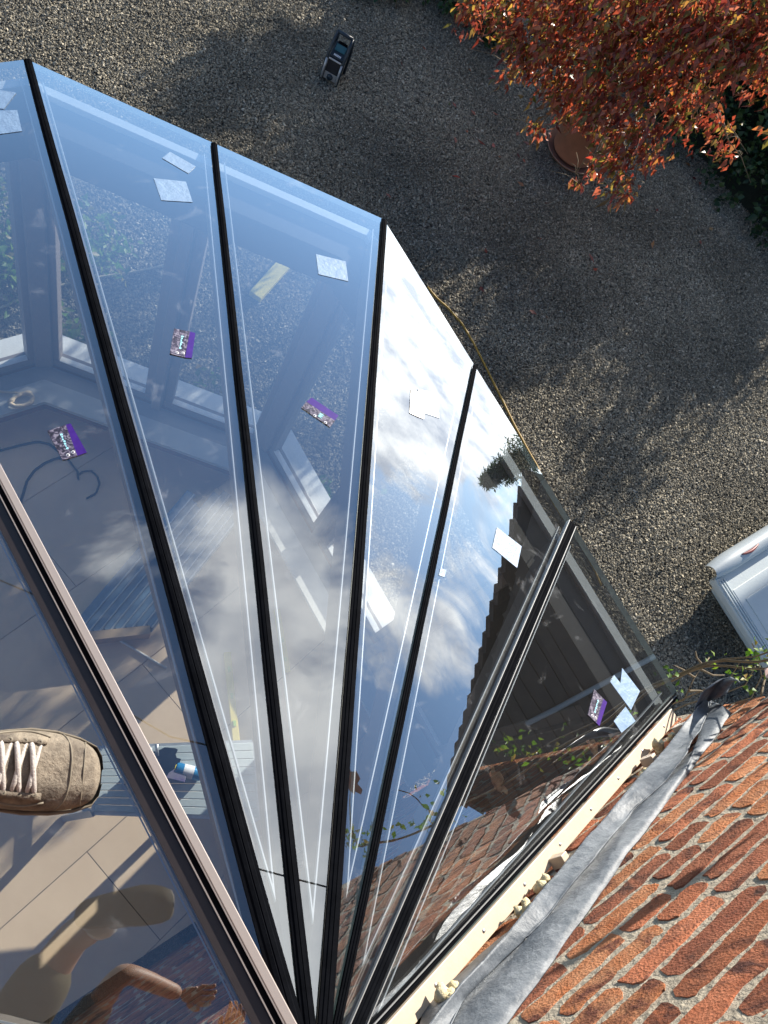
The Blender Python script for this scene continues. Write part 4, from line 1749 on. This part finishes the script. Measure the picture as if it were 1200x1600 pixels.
conifer('conifer', 'dark feathery conifer in front of the barn end, mirrored upside down in the glass', V((22.5, 4.0, 0)), 6.0, 2.0, 3)
for k, (x, y, h, r, lb) in enumerate(((9.7, 4.3, 2.0, 1.0, 'hedgerow tree behind the ivy bank, nearest the barn'), (9.9, 5.4, 2.2, 1.1, 'rounded hedgerow tree straight behind the red shrub'), (9.4, 6.6, 2.4, .9, 'hedgerow tree behind the far end of the ivy bank'), (9.2, 2.8, 1.9, .78, 'smallest, thin bush added at the barn end of the row to dapple the gravel'), (10.8, 4.6, 2.1, 1.2, 'taller hedgerow tree in the second row, between two others'), (10.6, 6.4, 2.6, 1.2, 'taller hedgerow tree in the second row, farther from the house'))):
    broad('hedgerow_tree', lb, V((x, y, 0)), h, r, 40 + k, 'hedgerow trees behind the ivy bank', 170 if r < .8 else 700)  # the thin end bush is added out of view to dapple the gravel

# ------------------------------------------------------------------ things inside, seen through the roof
DECK = mat('pale_ribbed_aluminium', (.50, .56, .57), .5, metal=.2, var=.06, vscale=15)
ZD = .55
d0, d1, d2, d3 = gz(150, 1170, ZD), gz(394, 1160, ZD), gz(404, 1277, ZD), gz(148, 1268, ZD)
wp = thing('work_platform', 'pale aluminium work platform with ribbed deck standing on the floor inside, tools on top', 'platform', ((d0.x + d2.x) / 2, (d0.y + d2.y) / 2, ZF))
for k in range(9):
    a, b = k / 9 + .004, (k + 1) / 9 - .004
    c = MB()
    c.prism([d0.lerp(d3, a), d1.lerp(d2, a), d1.lerp(d2, b), d0.lerp(d3, b)], (0, 0, -.03), DECK)
    c.build('deck_plank', wp, .002)
c = MB()
for p, q in ((d0, d1), (d1, d2), (d2, d3), (d3, d0)):
    c.bar(p - V((0, 0, .035)), q - V((0, 0, .035)), .03, .05, ALU)
c.build('deck_frame', wp)
ex = (d0 - d1).normalized()
for p, q, e in ((d0, d3, ex), (d1, d2, -ex * .3)):
    for r in (p, q):
        c = MB()
        c.bar(r - V((0, 0, .06)), V((r.x, r.y, ZF)) + e * .14, .035, .035, ALU, (1, 0, 0))
        c.build('leg', wp)
    c = MB()
    for z_ in (.15, .36):
        f_ = (ZD - .06 - z_) / (ZD - .06 - ZF) * .14
        c.bar(V((p.x, p.y, z_)) + e * f_, V((q.x, q.y, z_)) + e * f_, .03, .025, ALU)
    c.build('rung', wp)
tb_ = gz(242, 1208, ZD)
bag = thing('tool_bag', 'black open tool bag lying on the work platform beside a blue can', 'tool bag', tb_)
c = MB()
c.blob(tb_ + V((0, .02, .05)), .085, BLACK, 3, .3, 2.4, 3, (1.5, .8, .55))
c.blob(tb_ + V((-.06, -.06, .04)), .055, BLACK, 2, .4, 2.4, 8, (.9, 1.3, .6))
c.build('bag_body', bag)
c = MB()
c.tube([tb_ + V((-.08, -.02, .05)), tb_ + V((-.13, -.10, .03)), tb_ + V((-.10, -.20, .012)), tb_ + V((-.03, -.24, .012))], .012, BLACK, 6)
c.build('strap', bag)
for k in range(4):
    c = MB()
    q = tb_ + V((-.07 + k * .035, .065, .09))
    c.tube([q, q + V((.02, .05, .02))], .009, ALU if k % 2 else WHITE, 6)
    c.build('tool_handle', bag)
cn = gz(291, 1206, ZD) + V((0, 0, .034))
ca_ = (gz(308, 1210, ZD) - gz(280, 1203, ZD)).normalized()
can = thing('spray_can', 'blue spray can with a yellow cap lying on the work platform', 'spray can', cn)
c = MB()
c.lathe(cn - ca_ * .06, [(0, 0), (.03, 0), (.033, .006), (.033, .125), (.026, .14), (0, .14)], mat('blue_can', (.02, .22, .48), .3, metal=.2), 18, ca_)
c.build('can_body', can)
c = MB()
c.lathe(cn - ca_ * .095, [(0, 0), (.026, 0), (.028, .034), (0, .034)], mat('yellow_cap', (.70, .55, .05), .4), 14, ca_)
c.build('cap', can)
c = MB()
c.lathe(cn - ca_ * .02, [(.0335, 0), (.0337, .05), (.0335, .052)], WPRINT, 18, ca_)
c.build('label_band', can)
crd = tag(MB().build('x') if False else thing('cardboard_box', 'small grey and purple printed carton beside the blue can on the platform', 'carton', gz(272, 1212, ZD)))
c = MB()
q = gz(272, 1212, ZD)
c.box(q + V((0, 0, .03)), (.11, .05, .06), mat('carton_grey', (.25, .24, .28), .6, col2=(.12, .08, .22), vscale=30), tuple(ca_), tuple(V((0, 0, 1)).cross(ca_)), (0, 0, 1))
c.build('carton', crd, .003)

# bundle of film-wrapped profiles with a card end
FILM = mat('blue_film', (.17, .25, .34), .3, var=.2, vscale=18)
f0, f1 = gz(104, 992, .14), gz(240, 978, .14)
fd = (gz(222, 862, .14) - gz(118, 985, .14)).normalized()
bun = thing('profile_bundle', 'bundle of long blue wrapped profiles on the floor inside, card strip at its end', 'profiles', (f0.x, f0.y, ZF))
for k in range(8):
    p = f0.lerp(f1, (k + .5) / 8)
    p.z = ZF + .055
    c = MB()
    ln = 1.05 + rnd.uniform(-.08, .08)
    c.bar(p, p + fd * ln, .062, .10, FILM)
    c.bar(p + V((0, 0, .052)), p + fd * ln + V((0, 0, .052)), .010, .012, ALU, off=(.02, 0))
    c.build('profile', bun, .004)
c = MB()
c.bar(V((f0.x, f0.y, ZF + .06)) - fd * .035, V((f1.x, f1.y, ZF + .06)) - fd * .035, .05, .12, mat('brown_card', (.38, .27, .16), .8, var=.1, vscale=20))
c.build('card_strip', bun)
YEL2 = mat('yellow_level_paint', (.62, .50, .10), .4, var=.08, vscale=20)
for a, b, lb in (((354, 1020), (368, 1160), 'long yellow spirit level on the floor just above the work platform'), ((431, 953), (448, 1052), 'shorter yellow spirit level on the floor, in the pane beside the hip bar')):
    p, q = gz(*a, ZF), gz(*b, ZF)
    lv_ = thing('spirit_level', lb, 'spirit level', p, 0, 'yellow spirit levels inside')
    c = MB()
    c.bar(p + V((0, 0, .016)), q + V((0, 0, .016)), .042, .03, YEL2)
    c.build('level_body', lv_, .003)
    for t in (.2, .5, .8):
        c = MB()
        c.bar(p.lerp(q, t - .03) + V((0, 0, .033)), p.lerp(q, t + .03) + V((0, 0, .033)), .016, .006, mat('vial', (.30, .50, .10), .2))
        c.build('vial', lv_)
c = MB()
p, q = gz(398, 464, .03), gz(468, 386, .03)
c.bar(p, q, .10, .05, YEL2)
tag(c.build('yellow_board', bevel=.004), 'yellow board lying outside on the ground, seen through the angled windows', 'board')
c = MB()
p, q = gz(167, 989, ZF), gz(260, 1045, ZF)
c.tube([p + V((0, 0, .008)), q + V((0, 0, .008))], .007, WHITE, 6)
tag(c.build('white_rod'), 'thin white rod lying across the sunlit floor beside the profile bundle', 'rod')
c = MB()
c.tube(polyline([gz(*p, ZF + .008) for p in ((20, 830), (34, 779), (42, 752), (54, 735), (71, 723), (88, 716), (105, 716))], 24), .008, BLACK, 6)
c.tube(polyline([gz(*p, ZF + .009) for p in ((105, 716), (121, 736), (123, 750), (121, 744), (129, 737), (142, 735), (152, 744), (156, 756), (150, 771), (135, 779))], 30), .006, BLACK, 6)
c.tube(polyline([gz(*p, ZF + .008) for p in ((-30, 716), (0, 704), (30, 696), (58, 690), (78, 694), (105, 716))], 20), .008, BLACK, 6)
tag(c.build('black_cable'), 'black cable looped on the floor inside, behind the leftmost purple label', 'cable')
c = MB()
gp_ = [gz(*p, ZS + .02) for p in ((14, 630), (22, 622), (34, 615), (46, 614), (52, 621), (48, 629), (36, 634), (24, 635))]
c.tube(polyline(gp_ + gp_[:1], 40), lambda t: .013 + .006 * noise.noise(V((t * 9, 0, 0))), mat('cream_cloth', (.60, .48, .33), .9, var=.1, vscale=30, bump=.4, bscale=40), 7)
c.tube(polyline([gz(*p, ZS + .015) for p in ((36, 616), (20, 613), (0, 612), (-20, 610))], 12), .008, MATS['cream_cloth'], 6)
tag(c.build('cloth_strap'), 'cream cloth strap curled on the white window board at the far left', 'strap')

# ------------------------------------------------------------------ the person taking the picture
SKIN = mat('skin', (.52, .30, .21), .5, var=.06, vscale=12, bump=.05, bscale=120)
SUEDE = mat('worn_tan_suede', (.245, .205, .155), .9, col2=(.075, .06, .048), vscale=22, thr=(.38, .64), detail=10, bump=.35, bscale=150)
RUBBER = mat('shoe_rubber', (.16, .135, .10), .7, var=.2, vscale=20)
LACE = mat('grey_lace', (.42, .38, .35), .85, bump=.3, bscale=300)
SHORTS = mat('khaki_shorts', (.115, .095, .05), .9, var=.1, vscale=15, bump=.2, bscale=160)
SHIRT = mat('grey_tshirt', (.20, .22, .25), .9, var=.06, vscale=12, bump=.15, bscale=160)
PER = thing('person', 'person sitting on a board above the glass, only a worn tan lace-up shoe in view', 'person', (-.95, .74, 4.22))


def skin_mesh(name, verts, edges, rad, m, parent, root=0, sub=2):
    me = bpy.data.meshes.new(name)
    me.from_pydata([tuple(v) for v in verts], edges, [])
    me.materials.append(m)
    o = bpy.data.objects.new(name, me)
    COL.objects.link(o)
    attach(o, parent)
    md = o.modifiers.new('skin', 'SKIN')
    md.use_smooth_shade = True
    for i, r in enumerate(rad):
        r = (r, r) if not isinstance(r, tuple) else r
        me.skin_vertices[0].data[i].radius = r
    me.skin_vertices[0].data[root].use_root = True
    sd = o.modifiers.new('sub', 'SUBSURF')
    sd.levels = sd.render_levels = sub
    return o


TOE = V((-.121, .708, 3.715))
FA = V((.868, -.487, -.06)).normalized()          # toe direction
FS = V((0, 0, 1)).cross(FA).normalized()
FU = FA.cross(FS).normalized()


def foot(toe, a, s_, u, parent):
    prof = [(0, .018, .030, .012), (.003, .050, .040, .013), (.011, .074, .049, .014), (.030, .092, .056, .016), (.062, .103, .061, .018), (.095, .105, .067, .02), (.125, .098, .080, .022), (.155, .091, .097, .026), (.19, .084, .112, .03), (.225, .080, .118, .03), (.26, .074, .116, .03), (.282, .058, .11, .03), (.292, .026, .10, .03)]
    rows, sole = [], []
    for q, w, h, zb in prof:
        c0 = toe - a * q
        ctr = s_ * (.010 * math.sin(q / .29 * math.pi))
        row = []
        for k in range(25):
            t = math.pi * k / 24
            cx = math.copysign(abs(math.cos(t)) ** .75, math.cos(t))
            row.append(c0 + ctr + s_ * (cx * w / 2) + u * (zb + (h - zb) * math.sin(t) ** .62))
        cre = noise.noise(V((q * 60, 0, 0))) * .0
        for k, p in enumerate(row):
            p += u * noise.noise(V((q * 50, k * .35, 2))) * .0035
        rows.append(row)
        srow = []
        for k, (e, z_) in enumerate(((1.0, .020), (1.06, .022), (1.09, .014), (1.04, .0), (-1.04, .0), (-1.09, .014), (-1.06, .022), (-1.0, .020))):
            srow.append(c0 + a * (.004 if q < .02 else 0) + ctr + s_ * (e * w / 2) + u * z_)
        sole.append(srow)
    c = MB()
    c.grid(rows, SUEDE)
    up = c.build('shoe', parent, subdiv=1)
    c = MB()
    c.grid(sole, RUBBER)
    c.build('sole', up)

    def top(q, v):                                # a point on the upper: q behind the toe, v across -1..1
        k = max(0, min(len(prof) - 2, sum(1 for r in prof if r[0] <= q) - 1))
        f_ = (q - prof[k][0]) / (prof[k + 1][0] - prof[k][0])
        t = math.pi / 2 - v * math.pi / 2
        i = t / math.pi * 24
        j = int(min(23, i))
        p0 = rows[k][j].lerp(rows[k][j + 1], i - j)
        p1 = rows[k + 1][j].lerp(rows[k + 1][j + 1], i - j)
        return p0.lerp(p1, f_)
    lc_ = MB()
    for k in range(6):
        q = .083 + k * .0185
        sp_ = .36 + k * .012
        a_, b_ = top(q, -sp_), top(q + .011, sp_)
        ctrl = [a_ - u * .002, a_.lerp(top(q + .003, -.12), .55) + u * .004, top(q + .005, 0) + u * .0075, top(q + .008, .2) + u * .006, b_ - u * .002]
        lc_.tube(polyline(ctrl, 12), .0036, LACE, 7)
        a_, b_ = top(q + .010, -sp_), top(q - .002, sp_)
        ctrl = [a_ - u * .002, top(q + .007, -.2) + u * .005, top(q + .004, 0) + u * .005, b_ - u * .002]
        lc_.tube(polyline(ctrl, 10), .0032, LACE, 7)
    lc_.build('laces', up)
    for side in (-1, 1):
        c = MB()                                  # eyelet stay and stitched seams
        ra_ = [[top(.074 + k * .0115, side * (.34 + e * .17)) + u * .0016 for e in (0, .5, 1)] for k in range(12)]
        c.grid(ra_, SUEDE)
        c.build('eyelet_stay', up, solid=.003)
        c = MB()
        c.tube(polyline([top(.070 + k * .012, side * (.55 + .16 * math.sin(k * .5))) + u * .001 for k in range(13)], 26), .0016, RUBBER, 5)
        c.build('seam', up)
        for k in range(6):
            c = MB()
            p = top(.083 + k * .0185, side * (.37 + k * .012))
            c.lathe(p + u * .0015, [(.0018, .002), (.0038, .002), (.0042, 0)], RUBBER, 10, u)
            c.build('eyelet', up)
    c = MB()
    c.tube(polyline([top(.060 - .020 * (1 - abs(v) ** 2) , v) + u * .0008 for v in (-.85, -.6, -.35, -.1, .15, .4, .65, .85)], 24), .0014, RUBBER, 5)
    c.tube(polyline([top(.024, v) + u * .0008 for v in (-.8, -.4, 0, .4, .8)], 20), .0012, RUBBER, 5)
    c.build('toe_seam', up)
    return up


foot(TOE, FA, FS, FU, PER)
TOE2 = V((-.50, .40, 3.715)) + V((.0, .30, 0))
FA2 = V((.95, -.30, 0)).normalized()
TOE2 = V((-.40, .46, 3.76))
foot(TOE2, FA2, V((0, 0, 1)).cross(FA2), V((0, 0, 1)), PER)
AN, AN2 = TOE - FA * .235 + V((0, 0, .09)), TOE2 - FA2 * .235 + V((0, 0, .09))
KN, KN2 = V((-.49, .99, 4.20)), V((-.66, .62, 4.22))
HP, HP2, PEL = V((-.86, .84, 4.31)), V((-.98, .62, 4.31)), V((-.95, .74, 4.36))
CHS, NCK = V((-.86, .76, 4.70)), V((-.78, .76, 4.92))
SH1, SH2 = V((-.72, .91, 4.84)), V((-.76, .60, 4.84))
EL1, EL2 = V((-.47, .98, 4.74)), V((-.50, .52, 4.80))
WR1, WR2 = V((-.34, .84, 4.97)), V((-.28, .60, 5.07))
HD_ = V((-.70, .75, 5.08))
bv = [PEL, HP, KN, AN, HP2, KN2, AN2, V((-.91, .75, 4.53)), CHS, NCK, HD_, SH1, EL1, WR1, SH2, EL2, WR2, AN - FA * -.03 - V((0, 0, .04)), AN2 - FA2 * -.03 - V((0, 0, .04)), KN.lerp(AN, .35), KN2.lerp(AN2, .35), HD_ + V((.03, 0, .11))]
be = [(0, 1), (1, 2), (2, 19), (19, 3), (0, 4), (4, 5), (5, 20), (20, 6), (0, 7), (7, 8), (8, 9), (9, 10), (8, 11), (11, 12), (12, 13), (8, 14), (14, 15), (15, 16), (3, 17), (6, 18), (10, 21)]
br = [.13, .095, .062, .042, .095, .062, .042, .13, .14, .058, .085, .062, .046, .030, .062, .046, .030, .035, .035, .060, .060, .07]
body = skin_mesh('body', bv, be, br, SKIN, PER)
skin_mesh('shorts', [PEL, HP, HP.lerp(KN, .85), HP2, HP2.lerp(KN2, .85), V((-.92, .75, 4.47))], [(0, 1), (1, 2), (0, 3), (3, 4), (0, 5)], [.15, .115, .105, .115, .105, .14], SHORTS, PER)
skin_mesh('shirt', [CHS, V((-.91, .75, 4.52)), V((-.94, .75, 4.42)), CHS.lerp(NCK, .7), SH1, SH1.lerp(EL1, .6), SH2, SH2.lerp(EL2, .6)], [(0, 1), (1, 2), (0, 3), (0, 4), (4, 5), (0, 6), (6, 7)], [.155, .145, .145, .07, .08, .068, .08, .068], SHIRT, PER)
for a_ in ((AN, FA), (AN2, FA2)):
    c = MB()
    c.tube([a_[0] - V((0, 0, .05)), a_[0] + V((0, 0, .01)), a_[0] + V((-.012, .018, .05))], .050, WHITE, 14)
    c.build('sock', PER)
c = MB()
c.blob(HD_ + V((-.02, 0, .09)), .105, mat('brown_hair', (.06, .04, .025), .8, bump=.6, bscale=60), 3, .12, 3, 2, (1, .85, .9))
c.build('hair', PER)
c = MB()
for sg in (-1, 1):
    c.blob(HD_ + V((.085, .034 * sg, .055)), .011, WHITE, 2, 0, 1, 0)
    c.blob(HD_ + V((.0, .088 * sg, .04)), .024, SKIN, 2, .1, 2, 0, (.7, .35, 1))
c.blob(HD_ + V((.105, 0, .02)), .018, SKIN, 2, .1, 2, 0, (1, .7, 1.3))
c.blob(HD_ + V((.088, 0, -.018)), .016, mat('lip', (.36, .14, .12), .5), 2, .05, 2, 0, (.6, 1.5, .4))
c.build('face', PER)


def hand(wr, d, s_, u, side):
    c = MB()
    bm_ = [wr, wr + d * .045, wr + d * .088]
    c.tube(polyline(bm_, 6), lambda t: .030 + .010 * t, SKIN, 10)
    o = skin_mesh('hand', [wr - d * .01, wr + d * .04, wr + d * .085] + [wr + d * .085 + s_ * (k - 1.5) * .021 for k in range(4)], [(0, 1), (1, 2), (1, 3), (1, 4), (1, 5), (1, 6)], [(.028, .022), (.036, .020), (.02, .016)] + [.0125] * 4, SKIN, PER, 1)
    for k, L_ in enumerate((.070, .080, .075, .058)):
        b0 = wr + d * .085 + s_ * (k - 1.5) * .021
        vv = [b0 - d * .015, b0 + d * L_ * .42 - u * .006, b0 + d * L_ * .72 - u * .026, b0 + d * L_ * .80 - u * .050]
        skin_mesh('finger', vv, [(0, 1), (1, 2), (2, 3)], [.0105, .0098, .0088, .0075], SKIN, o, 0)
    vv = [wr + d * .03 + s_ * side * .026, wr + d * .062 + s_ * side * .050 - u * .008, wr + d * .090 + s_ * side * .052 - u * .024]
    skin_mesh('thumb', vv, [(0, 1), (1, 2)], [.014, .012, .009], SKIN, o, 0)


d_ = (V((-.20, .66, 5.06)) - WR2).normalized()
hand(WR2, d_, d_.cross(V((0, 0, 1))).normalized(), V((0, 0, 1)), -1)
d_ = V((.75, -.55, .1)).normalized()
hand(WR1, d_, d_.cross(V((0, 0, 1))).normalized(), V((0, 0, 1)), 1)
# the board the person stands on, on brackets out of the wall
PLK = mat('scaffold_board_wood', (.40, .30, .19), .85, var=.15, vscale=9, bump=.3, bscale=30)
sb_ = thing('scaffold_board', 'scaffold board on wall brackets that the person sits on, left of the picture', 'board', (-2.2, .74, 4.2))
c = MB()
c.box((-2.25, .72, 4.195), (2.80, .46, .038), PLK)
c.build('plank', sb_, .004)
for x in (-1.1, -3.2):
    c = MB()
    c.tube([(x, .004, 4.152), (x, 1.0, 4.152)], .024, ALU, 8)
    c.tube([(x, .004, 3.6), (x, .75, 4.13)], .018, ALU, 8)
    c.build('bracket', sb_)

# fallen leaves on the gravel round the shrub
fl = []
for _ in range(60):
    a, r_ = rnd.uniform(0, 6.28), rnd.uniform(.2, 2.2)
    fl.append((PC.x - .2 + math.cos(a) * r_, PC.y + math.sin(a) * r_ * .9, .014))
v_, f_ = leaf_cloud(fl, 1, (.02, .02, .004), .07, .035, 0, 91, .1)
v_[..., 2] = .012 + (v_[..., 2] - .012) * .25
fo = leaf_mesh('fallen_leaves', v_, f_, RED)
tag(fo, 'scattered fallen red leaves on the gravel round the terracotta pot', kind='stuff')
